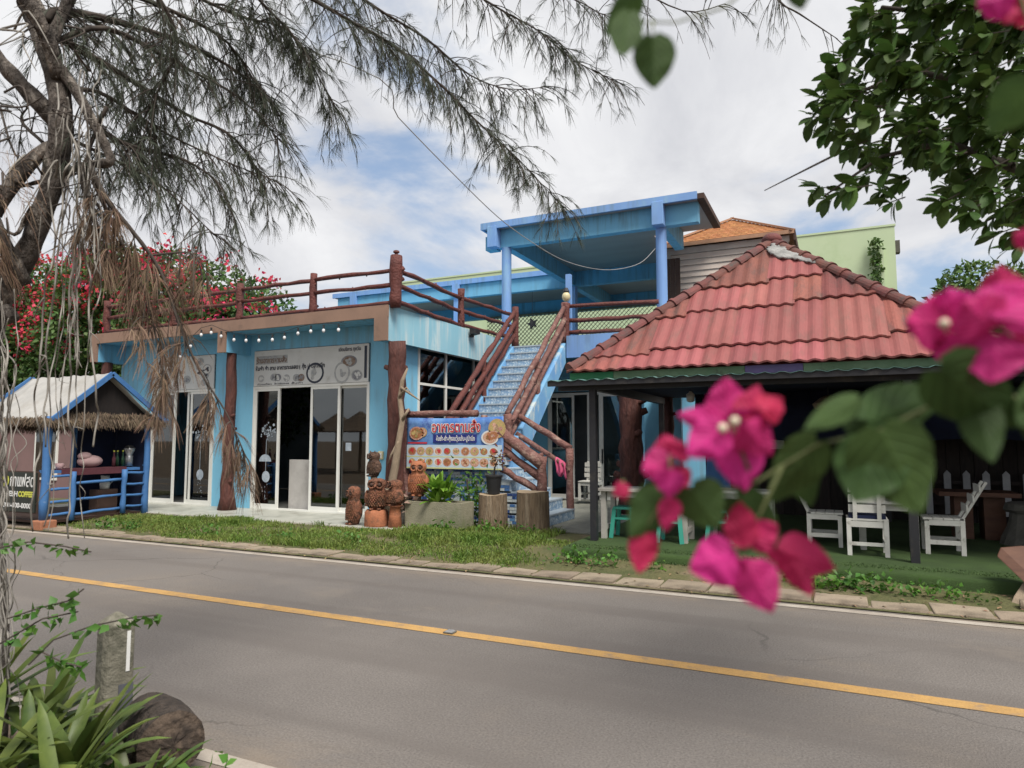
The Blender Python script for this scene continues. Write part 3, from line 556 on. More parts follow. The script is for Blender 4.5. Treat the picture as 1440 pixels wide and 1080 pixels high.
# stair railings: three logs each
def stairrail(x,label):
    a=(x,Y0-.05,LZ); zt=lambda y:LZ+(y-Y0)/tread*rise+rise
    posts=[((x,Y0-.1,LZ-.0),(x,Y0-.1,LZ+.82),.085),((x,13.1,zt(13.1)-.15),(x,13.1,zt(13.1)+.78),.06),((x,14.72,DZ),(x,14.72,DZ+.97),.085)]
    rails=[((x+o,Y0-.12,LZ+h+.02),(x+o,14.74,DZ+h+.1),r) for h,r,o in ((.8,.06,0),(.52,.06,.02),(.22,.062,-.02))]
    return railing(label,posts,rails,mat='log_paint' if x<-6 else 'log_worn',pr=.07)
stairrail(XL+.0-.02,'red-brown log handrail on the shop side of the tiled staircase'); stairrail(XR+.06,'paler worn log handrail on the tiled-roof side of the staircase')
railing('worn log rail on the landing, holding the blue food banner',[((-7.28,10.74,TZ),(-7.28,10.74,2.1),.075),((-5.62,10.74,LZ-.05),(-5.62,10.74,2.02),.06),((-7.22,11.5,LZ),(-7.22,11.5,2.08),.06)],[((-7.42,10.72,2.07),(-5.75,10.72,2.05),.062)],mat='log_worn')
railing('thick worn log rail in front of the lower steps behind the stumps',[((-4.52,10.74,TZ),(-4.52,10.74,1.3),.085)],[((-5.3,10.74,1.72),(-4.5,10.74,1.16),.105),((-5.3,10.76,1.42),(-4.5,10.76,.92),.075),((-5.3,10.76,1.08),(-4.6,10.76,.72),.06)],mat='log_worn')
railing('slim log rail with end post behind the lower steps',[((-4.5,12.05,TZ),(-4.5,12.05,1.42),.075)],[((-5.6,12.05,2.06),(-4.48,12.05,1.42),.06),((-5.6,12.05,1.7),(-4.5,12.05,1.05),.05)],mat='log_worn')
cl=MB(); vs=[];fs=[]
for i in range(15):
    for j in range(13):
        u=i/14; v=j/12; a=(v-.45)*2; x=-4.76+u*.2; zr=1.05+(-4.5-x)*.59+.055; f=max(0,abs(a)-.16); yq=12.05-.06*math.copysign(min(1,abs(a)*5),a)-.02*math.sin(u*13+v*3)*min(1,f*3); vs.append((x+.03*f*math.sin(v*9),yq,zr-f*(.40 if a<0 else .3)*(1+.18*math.sin(u*7))))
for i in range(14):
    for j in range(12): k=i*13+j; fs.append((k,k+1,k+14,k+13))
o=cl.add(vs,fs).build('towel','pink_cloth',smooth=True); o.modifiers.new('solid','SOLIDIFY').thickness=.012; tag(o,'pink towel hung over the slim log rail by the lower steps','towel')
# food banner on the landing
BN=thing('food_banner','blue food banner with red Thai lettering and rows of dish pictures','banner',(-6.2,10.66,1.04))
M('banner_blue',(.045,.14,.42),(.2,.36,.6),scale=1.7,rough=.5,dirt=(.03,.05,.26),dscale=1.6,dlo=.48,dhi=.66); M('banner_navy',(.02,.03,.2),scale=3,rough=.5); M('food_a',(.4,.17,.07),(.25,.1,.05),scale=40,rough=.6,isl=.4); M('food_b',(.3,.3,.1),(.5,.3,.15),scale=40,rough=.6,isl=.5); M('food_c',(.55,.42,.3),(.4,.15,.1),scale=40,rough=.6,isl=.5); M('banner_pale',(.5,.6,.66),(.42,.52,.62),scale=4,rough=.55); M('banner_yellow',(.6,.6,.28),scale=4,rough=.6)
x0,x1,z0,z1=-7.2,-5.2,1.05,1.99
vs=[];fs=[]
for i in range(41):
    for j in range(9): u=i/40;v=j/8; vs.append((x0+(x1-x0)*u,10.655+.006*math.sin(u*17+v*2)+.004*math.sin(u*41),z0+(z1-z0)*v-.02*math.sin(u*math.pi)*v))
for i in range(40):
    for j in range(8): k=i*9+j; fs.append((k,k+9,k+10,k+1))
o=MB().add(vs,fs).build('sheet','banner_blue',BN,smooth=True); o.modifiers.new('solid','SOLIDIFY').thickness=.003
yb=10.640
part('title_band','banner_navy',BN,(-6.62,-5.72,yb+.0005,yb+.002,1.53,1.68)); part('lower_panel','banner_pale',BN,(x0+.01,x1-.02,yb+.0005,yb+.002,1.06,1.49)); part('lower_stripe','banner_yellow',BN,(x0+.01,x1-.03,yb-.0005,yb+.0004,1.06,1.085),(x0+.01,x1-.03,yb-.0005,yb+.0004,1.265,1.285)); part('red_stripe','letter_red',BN,(x0+.03,-6.75,yb-.0005,yb+.0004,1.51,1.54))
text('อาหารตามสั่ง',.26,'letter_white',(-6.66,yb-.002,1.72),BN,fitw=1.02,offset=.014); text('อาหารตามสั่ง',.26,'letter_red',(-6.65,yb-.005,1.72),BN,fitw=1.0,offset=.003)
text('ต้มยำ-ยำ-กุ้งอบวุ้นเส้น-ปูม้านึ่ง',.115,'letter_white',(-6.56,yb-.002,1.565),BN,fitw=.8,offset=.002)
dish(BN,-6.98,1.70,.155,yb-.001,'food_c',('food_a','food_b'),'dish',.8); dish(BN,-6.86,1.72,.11,yb,'food_b',('food_c','food_a'),'dish',.8)
dish(BN,-5.46,1.62,.17,yb-.001,'letter_white',('food_c','food_a'),'dish',.75); dish(BN,-5.32,1.78,.17,yb-.001,'food_b',('food_b','food_c'),'dish',1); dish(BN,-5.38,1.66,.1,yb-.003,'food_c',('food_a','food_c'),'dish',.8)
for r_ in range(2):
    for i in range(10): dish(BN,x0+.13+i*.187,1.375-r_*.195,.091,yb-.001,rnd.choice(['letter_white','banner_pale','food_c']),(rnd.choice(['food_a','food_b','food_c']),rnd.choice(['food_a','food_b','food_c','letter_red'])),'dish',.85)
# ---------------------------------------------------------------- two-storey blue building behind
MBD=thing('blue_main_building','two-storey blue concrete building with open upper deck behind the staircase','building',(-6,16,TZ))
part('deck_slab','blue_beam',MBD,(-7.3,-2.6,14.62,17.9,3.58,DZ-.002),(-7.3,-4.1,17.9,20.3,3.58,DZ-.002),(-16.8,-4.1,20.32,24.6,3.58,DZ-.002))
part('deck_edge','periwinkle',MBD,(-5.5,-2.55,14.56,14.615,3.45,DZ+.16))
part('ground_wall','blue_wall',MBD,(-7.55,-6.55,16,16.15,TZ,3.57),(-6.55,-4.35,16,16.15,2.78,3.57),(-4.35,-2.6,16,16.15,TZ,3.57))
part('rear_ground_wall','blue_wall',MBD,(-16.7,-4.2,24.3,24.45,TZ,3.57)); part('right_ground_wall','blue_wall',MBD,(-2.75,-2.6,16.15,17.85,TZ,3.57)); part('room_back','room_wall',MBD,(-7.5,-2.76,17.7,17.8,TZ,3.57)); part('inner_floor','room_floor',MBD,(-7.5,-2.76,16.0,17.7,-.03,TZ-.01))
frame(MBD,-6.55,-5.45,16.02,TZ,2.74); frame(MBD,-5.2,-4.35,16.02,TZ,2.74); part('door_post','white_frame',MBD,(-5.45,-5.2,15.98,16.1,2.68,2.76))
d=door_panel(MBD,-6.5,-5.85,16.0,TZ+.03,2.69); part('handle','black_steel',d,(-5.9,-5.87,15.95,15.98,1.0,1.35))
d=door_panel(MBD,-5.15,-4.45,16.0,TZ+.03,2.69); part('handle','black_steel',d,(-5.13,-5.1,15.95,15.98,1.0,1.35))
# canopy frame over the deck
ZB,ZS,ZT=6.5,6.96,7.12
part('roof_slab','concrete_ceiling',MBD,(-8.0,-2.62,15.22,17.6,ZS+.01,ZT-.02),(-8.0,-4.15,17.6,20.35,ZS+.01,ZT-.02),(-17.2,-4.15,20.36,25,ZS+.01,ZT-.02))
part('roof_lip','periwinkle',MBD,(-8.0,-2.6,15.15,15.215,ZS-.01,ZT),(-8.06,-8.0,15.15,20.3,ZS-.01,ZT)); part('roof_lip','periwinkle',MBD,(-17.2,-8.06,20.3,20.355,ZS-.01,ZT)); part('roof_side_cap','dark_wood',MBD,(-2.62,-2.45,15.2,17.6,ZS+.0,ZS+.12))
part('front_beam','blue_beam',MBD,(-7.72,-2.62,15.4,15.62,ZB,ZS+.008)); part('side_beam','blue_beam',MBD,(-7.6,-7.38,15.62,20.38,ZB,ZS+.008)); part('rear_beam','blue_beam',MBD,(-17.0,-4.15,20.38,20.6,ZB,ZS+.008)); part('back_beam','blue_beam',MBD,(-17.0,-4.15,24.3,24.5,ZB-.05,ZS+.008)); part('right_beam','blue_beam',MBD,(-3.6,-3.38,15.62,17.6,ZB,ZS+.008)); part('rear_side_beam','blue_beam',MBD,(-7.6,-7.38,20.6,24.3,ZB,ZS+.008))
for x in (-7.86,-3.62): part('beam_head','periwinkle',MBD,(x,x+.26,15.13,15.398,ZB-.03,ZS+.05 if x<-5 else ZS+.05),bev=.01)
part('beam_stub','blue_beam',MBD,(-8.05,-7.74,15.42,15.7,ZB-.02,ZB+.34))
for x,y in ((-7.48,15.5),(-3.49,15.5)): MB().lathe((x,y,DZ),[(.125,0),(.125,ZB-DZ)],18).build('column','periwinkle',MBD,smooth=False)
for x,y in ((-7.5,20.48),(-11.76,20.48),(-16.2,20.48),(-4.3,20.48)): part('column','periwinkle',MBD,(x-.12,x+.12,y-.12,y+.12,DZ,ZB)); 
for x in (-11.76,-16.2): part('beam_head','periwinkle',MBD,(x-.14,x+.14,20.26,20.37,ZB+.05,ZS+.02))
# lattice screen: crossed diagonal strips
la=MB(); x0,x1,z0,z1=-12.5,-4.2,DZ,6.42
def strip(sg):
    p=.17; k=x0-(z1-z0)
    while k<x1+(z1-z0):
        pts=[]
        for z in (z0,z1):
            pts.append((k+(z-z0)*sg if sg>0 else k+(z1-z0)+(z-z0)*sg,z))
        (xa,za),(xb,zb)=pts
        def cl(x,z,xo,zo):
            if x<x0: tt=(x0-x)/(xo-x); return x0,z+(zo-z)*tt
            if x>x1: tt=(x1-x)/(xo-x); return x1,z+(zo-z)*tt
            return x,z
        if max(xa,xb)>x0+.05 and min(xa,xb)<x1-.05:
            q=cl(xa,za,xb,zb); s_=cl(xb,zb,xa,za); yq=24.1+(.012 if sg>0 else 0); la.bar((q[0],yq,q[1]),(s_[0],yq,s_[1]),.011,.045,(0,1,0))
        k+=p
strip(1); strip(-1)
# strips lie flat: bar's width runs across, keep both layers
LT=thing('lattice_screen','cream diamond lattice screen at the back of the open upper deck','screen',(-7.6,24.1,DZ)); tag(la.build('lattice','lattice_cream',LT),kind='stuff')
part('frame','lattice_cream',LT,(x0,x1,24.07,24.14,DZ-.0,DZ+.06),(x0,x1,24.07,24.14,6.42,6.48))
railing('red-brown log rail along the deck edge beside the staircase top',[((-5.56,14.72,DZ),(-5.56,14.72,DZ+.95),.085)],[((-5.56,14.74,DZ+h),(-3.5,15.2,DZ+h+.02),.05) for h in (.88,.55,.26)])
t=thing('globe_lamp','round cream globe lamp on a blue post at the head of the stairs','lamp',(-5.6,15.0,DZ)); part('post','periwinkle',t,(-5.66,-5.54,14.95,15.07,DZ,5.5)); part('bracket','black_steel',t,(-5.63,-5.57,14.8,14.95,5.0,5.1)); MB().sph((-5.6,14.83,4.93),.1,.1,.12).build('globe','globe_cream',t,smooth=True); MB().lathe((-5.6,14.83,5.02),[(.06,0),(.08,.03),(.04,.12)],12).build('cap','black_steel',t)
t=thing('plank_panel','brown wooden panel standing on the deck behind the right column','panel',(-3.7,17.6,DZ))
for k in range(4): part('plank','dark_wood',t,(-4.0+k*.13,-4.0+k*.13+.12,17.6,17.64,DZ,6.3))
t=thing('hanging_star','small dark star lantern hanging in front of the lattice','lantern',(-8.3,20.5,5.3))
b=MB(); c=onY(748,455,20.5); n=10
b.prism([(c.x+(.2 if i%2 else .09)*math.cos(i*2*math.pi/n),c.y,c.z+(.2 if i%2 else .09)*math.sin(i*2*math.pi/n)) for i in range(n)],(0,.08,0)); b.build('star','black_steel',t); MB().tube([c+Vector((0,.04,.15)),Vector((c.x,c.y+.04,ZB))],.006,5).build('cord','black_steel',t)
# cable to the deck column
wp=[Vector((-12,1.9,8.4)),Vector((-10.2,4.2,7.9))]+[at(u,v,d) for u,v,d in ((490,90,9.5),(560,165,10.2),(630,237,11),(700,305,12.2),(750,342,13.2),(790,365,14),(830,377,14.6),(865,379,15),(900,370,15.3))]+[Vector((-3.6,15.36,5.98))]
def smooth(P,m=5):
    o=[]
    for i in range(len(P)-1):
        p0=P[max(0,i-1)];p1=P[i];p2=P[i+1];p3=P[min(len(P)-1,i+2)]
        for k in range(m): u=k/m; o.append(.5*((2*p1)+(p2-p0)*u+(2*p0-5*p1+4*p2-p3)*u*u+(3*p1-p0-3*p2+p3)*u**3))
    return o+[P[-1]]
tag(MB().tube(smooth(wp),.008,6).build('cable','wire_grey'),'thin grey overhead cable sagging down to the right deck column','cable')
# ---------------------------------------------------------------- cabin with orange roof
CB=thing('cabin','beige clapboard cabin with an orange shingle hip roof behind the tiled pavilion','building',(-2.4,18,0))
part('wall','beige_trim',CB,(-3.9,-.9,18.06,22,0,6.6)); part('corner_board','beige_trim',CB,(-3.92,-3.8,18.0,18.06,4,6.5),(-1.0,-.88,18.0,18.06,4,6.5)); part('frieze','beige_trim',CB,(-3.95,-.85,17.98,18.06,6.5,6.66))
for i in range(14):
    z=4.3+i*.157
    MB().add([(-3.8,18.005,z),(-1,18.005,z),(-1,18.035,z+.15),(-3.8,18.035,z+.15),(-3.8,18.06,z),(-1,18.06,z),(-1,18.06,z+.15),(-3.8,18.06,z+.15)],[(0,1,2,3),(0,4,5,1),(3,2,6,7),(0,3,7,4),(1,5,6,2)]).build('clapboard','beige_siding',CB)
e=6.72; A=(-4.05,17.85,e); Bq=(-.75,17.85,e); Cq=(-.75,22.2,e); Dq=(-4.05,22.2,e); P=(-2.36,19.35,7.66); Q=(-2.36,20.8,7.66)
rf=MB().add([A,Bq,Cq,Dq,P,Q],[(0,1,4),(1,2,5,4),(2,3,5),(3,0,4,5),(0,3,2,1)]).build('roof','orange_trim',CB)
sh=MB(); N_=15
for i in range(N_):       # shingle courses on the front hip
    t0=i/N_; t1=(i+1)/N_; f0=Vector(A).lerp(Vector(P),t0); g0=Vector(Bq).lerp(Vector(P),t0); f1=Vector(A).lerp(Vector(P),t1); g1=Vector(Bq).lerp(Vector(P),t1)
    nn=max(1,int((g0-f0).length/.16)); up_=Vector((0,-.5,.85))
    for k in range(nn):
        a=f0.lerp(g0,k/nn); b_=f0.lerp(g0,(k+.96)/nn); c=f1.lerp(g1,(k+.96)/nn); d=f1.lerp(g1,k/nn); sh.face([a+up_*.028,b_+up_*.028,c+up_*.01,d+up_*.01]); sh.face([a+up_*.028,a+up_*.0,b_+up_*.0,b_+up_*.028])
tag(sh.build('shingles','orange_shingle',rf),kind='stuff')
for a,b_ in ((A,P),(Bq,P)): MB().bar(Vector(a)+Vector((0,-.03,.03)),Vector(b_)+Vector((0,-.01,.05)),.14,.05).build('ridge_cap','orange_trim',rf)
part('fascia','orange_trim',CB,(-4.07,-.73,17.82,17.848,6.66,6.76)); part('side_fascia','dark_wood',CB,(-.748,-.70,17.85,22.2,6.5,6.74))
# pale green building
G=thing('green_building','long plain pale green building with a flat top behind the others','building',(-9,31,0))
part('wall','pale_green',G,(-23.6,2.48,31,40,0,10.2)); part('parapet','pale_green',G,(-23.65,2.52,30.97,31.1,10.2,10.28)); part('downpipe','pale_green',G,(1.85,2.05,30.82,30.999,0,9.4)); part('box','stone_grey',G,(2.48,2.68,31.4,31.8,9.2,9.7))
P_=np.column_stack([nr.normal(1.75,.11,520),nr.uniform(30.6,30.85,520),nr.uniform(5.8,9.7,520)]); V,F=leaves_np(P_,nr.normal(size=(520,3))+[0,-.3,-.3],nr.normal(size=(520,3)),nr.uniform(.12,.22,520),nr.uniform(.08,.14,520))
iv=npmesh('creeper',V,F,'tree_leaf'); tag(iv,'narrow green creeper climbing the downpipe of the pale green building','creeper')
# ---------------------------------------------------------------- tiled pavilion
PV=thing('tiled_pavilion','open black-framed pavilion with a red corrugated tile hip roof','pavilion',(-.8,11.6,.2))
EZ=2.55; EY=9.0; XA,XB=-3.37,1.73; AP=Vector((-.82,11.67,4.78)); cxm=(XA+XB)/2
def slope_pt(x,t,n=0.0):   # point on the front face
    nv=Vector((0,-(AP.z-EZ),(AP.y-EY))).normalized(); return Vector((x,EY+(AP.y-EY)*t,EZ+(AP.z-EZ)*t))+nv*n
rows=[(-.02,.15),(.11,.43),(.39,.66),(.62,1.0)]; TW=.364; NXT=12
def prof(u): # two ripples across a tile
    f=(u*2)%1.0; return .028*max(0,math.sin(math.pi*f))**2 if f<1 else 0
def hipx(t): return XA+(AP.x-XA)*t, XB+(AP.x-XB)*t
for ri,(t0,t1) in enumerate(rows):
    for ci in range(-1,16):
        xa=XA+ci*TW; xb=xa+TW+.02; mid=(xa+xb)/2; new=(-2.3<mid<.55 and ri==1) or (-1.75<mid<-.4 and ri==2) or (-.95<mid<-.2 and ri==3) or (ri==0 and -2.6<mid<.9)
        t0,t1=rows[ri]
        if ri and not new: dt=-.035 if mid<-.9 else .03; t0+=dt; t1=min(1,t1+dt)
        lo0,hi0=hipx(max(0,t0)); lo1,hi1=hipx(t1)
        if xb<lo0 or xa>hi0: continue
        b=MB(); vs=[]; NT=4; lift=rnd.uniform(0,.012); sk=rnd.uniform(-.006,.006)
        for j in range(NT+1):
            u=j/NT; t=t0+(t1-t0)*u; lo,hi=hipx(max(0,t))
            for i in range(NXT+1):
                x=min(max(xa+(xb-xa)*i/NXT+sk*(1-u),lo),hi); vs.append(slope_pt(x,t+rnd.uniform(-.001,.001),.012+prof((x-xa)/TW)+(.034+lift)*(1-u)**1.5))
        for i in range(NXT+1): vs.append(vs[i]+Vector((0,.008,-.022)))
        fs=[(j*(NXT+1)+i,j*(NXT+1)+i+1,(j+1)*(NXT+1)+i+1,(j+1)*(NXT+1)+i) for j in range(NT) for i in range(NXT)]
        k=(NT+1)*(NXT+1); fs+=[(i,k+i,k+i+1,i+1) for i in range(NXT)]
        b.add(vs,fs).build('roof_tile','tile_new' if new else 'tile_old',PV,smooth=False)
# other roof faces
ob=MB(); BY=2*AP.y-EY; 
ob.add([(XA,EY+.05,EZ-.02),(XA,BY,EZ),AP,(XB,EY+.05,EZ-.02),(XB,BY,EZ),(XA+.05,EY+.03,EZ-.03),(XB-.05,EY+.03,EZ-.03)],[(0,2,1),(3,4,2),(1,2,4),(5,6,2)]); ob.build('roof_backing','tile_old',PV)
def hipcaps(a,b_,n):
    a=Vector(a); b_=Vector(b_); d=(b_-a); t_=d.normalized(); sd=t_.cross(Vector((0,0,1))).normalized(); up_=sd.cross(t_); L_=d.length/n
    for i in range(n):
        p=a+d*(i/n); q=a+d*((i+1.06)/n); vs=[]; 
        st=[(p,.118),(p+t_*.05,.118),(p+t_*.052,.1),(q,.092)]
        for (c,r) in st:
            for k in range(9): th=math.pi*k/8; vs.append(c+sd*math.cos(th)*r+up_*(math.sin(th)*r*.95-.035))
        fs=[(j*9+k,j*9+k+1,(j+1)*9+k+1,(j+1)*9+k) for j in range(3) for k in range(8)]+[tuple(range(9))[::-1]]
        MB().add(vs,fs).build('ridge_tile','ridge_tile',PV,smooth=False)
hipcaps((XA+.02,EY-.03,EZ+.04),AP+Vector((0,-.02,.04)),15); hipcaps((XB+.06,EY-.06,EZ+.02),AP+Vector((0,-.02,.04)),15)
MB().sph(AP+Vector((0,0,.06)),.16,.16,.11).build('apex_cap','ridge_tile',PV,smooth=True)
cp=MB(); vs=[]; ok=[]; nu_,nv_=22,14               # trowelled cement smeared below the hip
for j in range(nv_+1):
    t=.71+.25*j/nv_; lo,hi=hipx(t)
    for i in range(nu_+1):
        x=hi+.02-.55*i/nu_; e=noise.noise(Vector((x*6,t*14,1.7)))*.5+noise.noise(Vector((x*17,t*40,4)))*.25; d_=math.hypot((i/nu_-.12)/.62,(j/nv_-.52)/.5)
        ok.append(d_+e*.5<1); vs.append(slope_pt(x,t,.05+.02*max(0,math.sin((x-XA)*2*math.pi/.182))+.012*noise.noise(Vector((x*25,t*60,2)))))
fs=[]
for j in range(nv_):
    for i in range(nu_):
        q=(j*(nu_+1)+i,j*(nu_+1)+i+1,(j+1)*(nu_+1)+i+1,(j+1)*(nu_+1)+i)
        if all(ok[k] for k in q): fs.append(q)
seen={fs[len(fs)//2]}; todo=list(seen)
while todo:                                         # keep the one connected smear
    q=todo.pop()
    for r_ in fs:
        if r_ not in seen and len(set(q)&set(r_))==2: seen.add(r_); todo.append(r_)
fs=[q for q in fs if q in seen]; used=sorted({k for q in fs for k in q}); mp_={k:i for i,k in enumerate(used)}; vs=[vs[k] for k in used]; fs=[tuple(mp_[k] for k in q) for q in fs]
o=cp.add(vs,fs).build('cement_patch','cement_patch',PV,smooth=True); o.modifiers.new('solid','SOLIDIFY').thickness=.03
# eave boards
for x0,x1,m in ((XA+.02,-2.72,'green_bright'),(-2.715,-1.0,'green_board'),(-.995,-.32,'purple_board'),(-.315,XB,'green_board')): part('eave_board',m,PV,(x0,x1,EY+.0,EY+.025,EZ-.13,EZ-.03))
# steel frame and low awning
for x,y in ((-3.05,9.12),(.78,9.05),(-3.05,13.3),(.78,13.3),(4.4,9.05)): part('post','black_steel',PV,(x-.045,x+.045,y-.045,y+.045,.19,2.28))
part('beam','black_steel',PV,(-3.55,5.6,9.05,9.15,2.28,2.40),(-3.1,-3.0,9.15,13.4,2.28,2.40),(.73,.83,9.15,13.4,2.28,2.40)); part('ceiling_sheet','navy_cloth',PV,(-3.3,5.5,9.5,13.9,2.425,2.44)); part('gutter','black_steel',PV,(-3.62,5.6,8.82,8.86,2.33,2.40))  # ceiling sheet added to close off light dots under awning and eave
aw=MB(); vs=[];nx=160
for i in range(nx+1):
    x=-3.62+i*(9.2/nx); w_=.014*math.sin(x*2*math.pi/.2)
    vs+= [(x,8.80,2.405+w_),(x,10.2,2.50+w_)]
aw.add(vs,[(2*i,2*i+2,2*i+3,2*i+1) for i in range(nx)]); o=aw.build('awning_sheet','teal_sheet',PV); o.modifiers.new('solid','SOLIDIFY').thickness=.004
# floor, back wall, cloth
fl=MB(); vs=[]; nx,ny=110,14
for i in range(nx+1):
    x=-3.25+i*(8.9/nx); fy=8.42-.055*max(0,x+1)+nf(x,1,1.1,.06)
    for j in range(ny+1):
        if j<4: yq=fy-.03+.012*j; zq=[-.02,.07,.15,.185][j]+nf(x,j,2,.012)
        else: yq=fy+.08+(13.7-fy)*((j-4)/(ny-4))**1.4; zq=.2-.01*(j==4)
        vs.append((x,yq,zq))
fl.add(vs,[(i*(ny+1)+j,(i+1)*(ny+1)+j,(i+1)*(ny+1)+j+1,i*(ny+1)+j+1) for i in range(nx) for j in range(ny)]); 
fl.prism([(-3.25,8.45,-.02),(-3.25,13.7,-.02),(-3.25,13.7,.2),(-3.25,8.5,.19)],(-.02,0,0))
struct(fl.build('turf_floor','turf',smooth=True))
BW=thing('board_wall','black vertical board wall at the back of the tiled pavilion','wall',(1,13.7,.2))
part('light_stop_panel','dark_gap',BW,(-2.3,6.1,13.745,13.78,.2,2.6))  # dark panel added to stop light showing between the boards
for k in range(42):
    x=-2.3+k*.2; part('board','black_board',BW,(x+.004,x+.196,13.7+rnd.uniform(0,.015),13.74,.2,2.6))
b=MB(); vs=[]; n=60
for i in range(n+1):
    x=-2.2+i*(6.6/n); yq=12.2+.05*math.sin(i*.9)+.03*math.sin(i*2.3); vs+= [(x,yq,1.55+.05*math.sin(i*.21)),(x,yq,2.38)]
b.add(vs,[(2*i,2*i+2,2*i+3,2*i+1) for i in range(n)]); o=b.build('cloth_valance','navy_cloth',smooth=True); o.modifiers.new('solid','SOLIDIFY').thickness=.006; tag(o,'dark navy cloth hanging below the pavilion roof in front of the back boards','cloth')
PK=thing('picket_fence','low pale picket fence against the black board wall','fence',(3,13.4,.2))
for k in range(14):
    x=1.35+k*.27; MB().prism([(x,13.4,.35),(x+.1,13.4,.35),(x+.1,13.4,1.02),(x+.05,13.4,1.08),(x,13.4,1.02)],(0,.025,0)).build('picket','picket_white',PK)
part('rail','black_board',PK,(1.3,5.0,13.425,13.46,.5,.56),(1.3,5.0,13.425,13.46,.85,.91))
TP=thing('trunk_column','thick dark red tree-trunk column with pale knots behind the left table','column',(-3.72,13.5,.12)); logpost(TP,-3.72,13.5,.12,2.7,.25,.22,'trunk',knots=7,flare=1.2)
TP=thing('trunk_column','slimmer dark tree-trunk column beside the blue pier','column',(-3.0,13.6,.12)); logpost(TP,-2.98,13.62,.12,2.7,.1,.09,'trunk',knots=3,flare=1.2)
t=thing('blue_pier','plain light blue wall pier between the two trunk columns','wall',(-3.3,14.2,TZ)); part('pier','blue_wall',t,(-3.62,-2.85,14.2,14.35,TZ,3.44)); part('cap','blue_beam',t,(-3.66,-2.81,14.16,14.39,3.44,3.5))
t=thing('pendant_lamp','small white pendant lamp hanging under the pavilion beam','lamp',(-2.25,12,2.35)); c=onY(971,556,12); MB().tube([(c.x,12,c.z+.05),(c.x,12,2.45)],.008,6).build('cord','black_steel',t); MB().lathe((c.x,12,c.z-.12),[(.03,.0),(.07,.02),(.075,.14),(.03,.17),(.02,.2)],14).build('shade','bulb',t,smooth=True)
# furniture under the pavilion
FZ=.2
def table(name,label,x0,x1,y0,y1,h,top,leg,lw=.07,cat='table',apron=True,group=None):
    t=thing(name,label,cat,((x0+x1)/2,(y0+y1)/2,FZ),group)
    nb=max(3,int((y1-y0)/.13))
    for k in range(nb):
        a=y0+(y1-y0)*k/nb; part('top_board',top,t,(x0,x1,a+.003,a+(y1-y0)/nb-.003,FZ+h-.035,FZ+h))
    for x in (x0+.05,x1-.05-lw):
        for y in (y0+.06,y1-.06-lw): part('leg',leg,t,(x,x+lw,y,y+lw,FZ,FZ+h-.036))
        part('foot_rail',leg,t,(x+.01,x+lw-.01,y0+.06+lw,y1-.06-lw,FZ+.12,FZ+.18))
    if apron: [part('apron',leg,t,(x0+.06+lw,x1-.06-lw,yq,yq+.03,FZ+h-.12,FZ+h-.037)) for yq in (y0+.08,y1-.11)]
    return t
table('bar_table','long pale-topped table on grey legs at the pavilion corner post',-3.08,-1.78,9.3,9.95,.7,'table_grey','table_grey')
table('bar_table','second pale table standing beyond the teal stools',-1.72,-.75,9.9,10.5,.68,'chair_white','chair_white')
def stool(x,y,label):
    t=thing('plastic_stool',label,'stool',(x,y,FZ),'teal plastic stools under the pale table')
    b=MB(); b.add([(x-.15,y-.15,FZ+.40),(x+.15,y-.15,FZ+.40),(x+.15,y+.15,FZ+.40),(x-.15,y+.15,FZ+.40),(x-.14,y-.14,FZ+.44),(x+.14,y-.14,FZ+.44),(x+.14,y+.14,FZ+.44),(x-.14,y+.14,FZ+.44)],[(0,3,2,1),(4,5,6,7),(0,1,5,4),(1,2,6,5),(2,3,7,6),(3,0,4,7)]); b.build('seat','teal_plastic',t,bev=.012)
    for sx in (-1,1):
        for sy in (-1,1): MB().bar((x+sx*.125,y+sy*.125,FZ+.405),(x+sx*.165,y+sy*.165,FZ),.055,.03).build('leg','teal_plastic',t)
    b=MB()
    for sx in (-1,1): b.box(x+sx*.14-.01,x+sx*.14+.01,y-.12,y+.12,FZ+.22,FZ+.25).box(x-.12,x+.12,y+sx*.14-.01,y+sx*.14+.01,FZ+.26,FZ+.29)
    b.build('brace','teal_plastic',t)
for x,y in ((-2.75,9.62),(-2.05,9.45),(-1.45,9.75)): stool(x,y,'teal plastic stool tucked under the pale pavilion table')
table('dining_table','small white slatted dining table among the white chairs',.2,.95,9.75,10.35,.62,'chair_white','chair_white')
